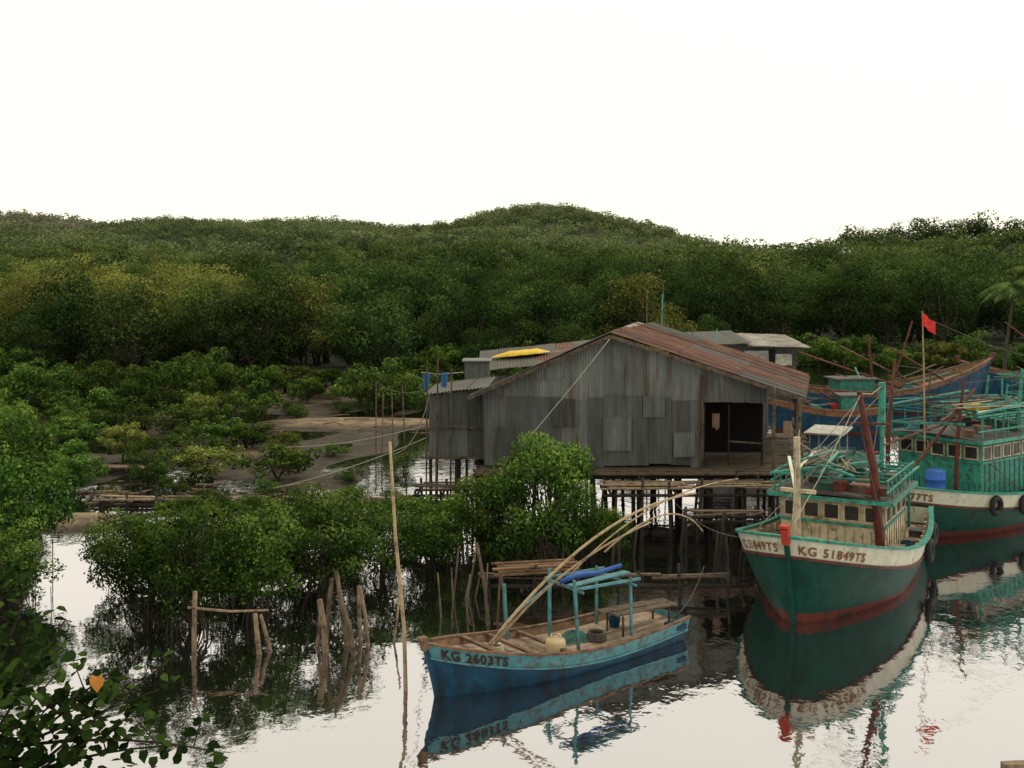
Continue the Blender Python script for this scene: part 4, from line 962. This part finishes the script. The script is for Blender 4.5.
for (x,mt,zz,lab) in ((-2.95,M_cloth,4.4,'blue cloth hanging on a line by the shed'),(-2.35,M_cloth,4.45,'blue shirt drying beside the shed')):
    def cl(m):
        vs=[];fs=[]
        for i in range(9):
            for j in range(4): vs.append((x+.26*i/8*(1-.1*(3-j)),36.3+.05*math.sin(i*1.6+j),zz+.5*j/3+.03*math.sin(i*2)*(3-j)/3))
        for i in range(8):
            for j in range(3): fs.append((4*i+j,4*i+4+j,4*i+5+j,4*i+j+1))
        m.add(vs,fs)
    single('hanging_cloth',lab,'cloth',cl,[mt],(x,36.3,zz),'laundry beside the shed')
single('floating_beam','pale timber beam floating on the river surface','beam',lambda m:m.beam((8.05,18.0,.03),(9.6,18.15,.03),.16,.1),[M_woodl],(8.0,18.0,0),smooth=False)

# ------------------------------------------------------------ foreground broadleaf shrub
ft=root('broadleaf_shrub','dark leafy broadleaf shrub on the near bank','shrub',(-4.9,8.6,0))
mb=MB(); of=Vector((-4.9,8.6,0))
mb.tube([(0,0,-.5),(.1,0,2.5),(.4,-.2,4.3)],[.09,.07,.05],7)
ends=[(-3.29,8.1,5.5),(-2.78,8,5.25),(-2.42,7.9,5.3),(-2.64,8.2,4.94),(-2.38,8,4.61),(-3.07,8,4.65),(-3.6,8.2,5.75),(-3.29,8,5.01),(-2.93,8.2,5.01),(-3.58,8,5.23),(-2.56,7.9,4.5),(-3.44,8,4.5),(-3.7,8.3,5.5),(-3.8,8,5.0),(-3.75,7.9,4.6),(-3.9,8.4,5.85),(-3.2,7.8,5.25),(-2.9,7.9,4.4),(-3.6,8,4.75),(-3.3,7.9,4.35),(-3.65,8.1,4.4),(-2.1,8,4.55)]
LP=[];LN=[]
for e in ends:
    e=Vector(e)-of; b=Vector((.4,-.2,4.3-R(0,.8))); mid=b.lerp(e,.5)+Vector((0,R(-.2,.2),R(-.1,.3)))
    pts=[b*(1-t)**2+mid*2*t*(1-t)+e*t*t for t in [i/10 for i in range(11)]]
    mb.tube(pts,[.02-.0015*i for i in range(11)],5)
    for q in range(4):
        i=random.randint(4,9); tw=pts[i]+Vector((R(-.25,.28),R(-.1,.1),R(-.1,.28))); mb.tube([pts[i],tw],[.007,.003],4)
        for k in range(8):
            p=pts[i].lerp(tw,R(.3,1.1)); LP.append(p+Vector((random.gauss(0,.03),random.gauss(0,.04),random.gauss(0,.03)))); LN.append(Vector((random.gauss(0,.5),random.gauss(-.4,.5),1)).normalized())
    for k in range(30):
        t=R(.3,1.0)**.8; i=min(9,int(t*10)); p=pts[i].lerp(pts[i+1],t*10-i)
        LP.append(p+Vector((random.gauss(0,.055),random.gauss(0,.09),random.gauss(0,.05)))); LN.append(Vector((random.gauss(0,.5),random.gauss(-.3,.5),1)).normalized())
mb.build('trunk',[M_root],ft)
n=len(LP); Pn=np.array([p[:] for p in LP]); Nn=np.array([p[:] for p in LN])
a=unit(np.cross(Nn,rng.normal(size=(n,3)))); b=np.cross(Nn,a); sz=rng.uniform(.05,.12,n)[:,None]
V=np.empty((n,6,3)); prof=((-.5,0),(-.42,.3),(.0,.36),(.55,0),(.0,-.36),(-.42,-.3))
for k,(u_,v_) in enumerate(prof): V[:,k]=Pn+a*sz*u_+b*sz*v_+Nn*sz*(.18*abs(v_)*1.5-.15*u_*u_)
quads('crown',V.reshape(-1,3),np.arange(6*n).reshape(n,6),rng.uniform(.05,.95,n),M_fore,ft)
mb=MB(); c=Vector((-2.91,7.7,5.17))-of
vs=[c+Vector((x*.065,-.01*abs(x),z*.065)) for x,z in ((0,.75),(.45,.95),(.8,.55),(.7,-.1),(0,-1),(-.7,-.1),(-.8,.55),(-.45,.95))]
mb.add(vs,[tuple(range(8))]); mb.build('yellow_leaf',[surf('yellow_orange_leaf',(.40,.12,.02),(.52,.22,.04),9,rough=.6)],ft)
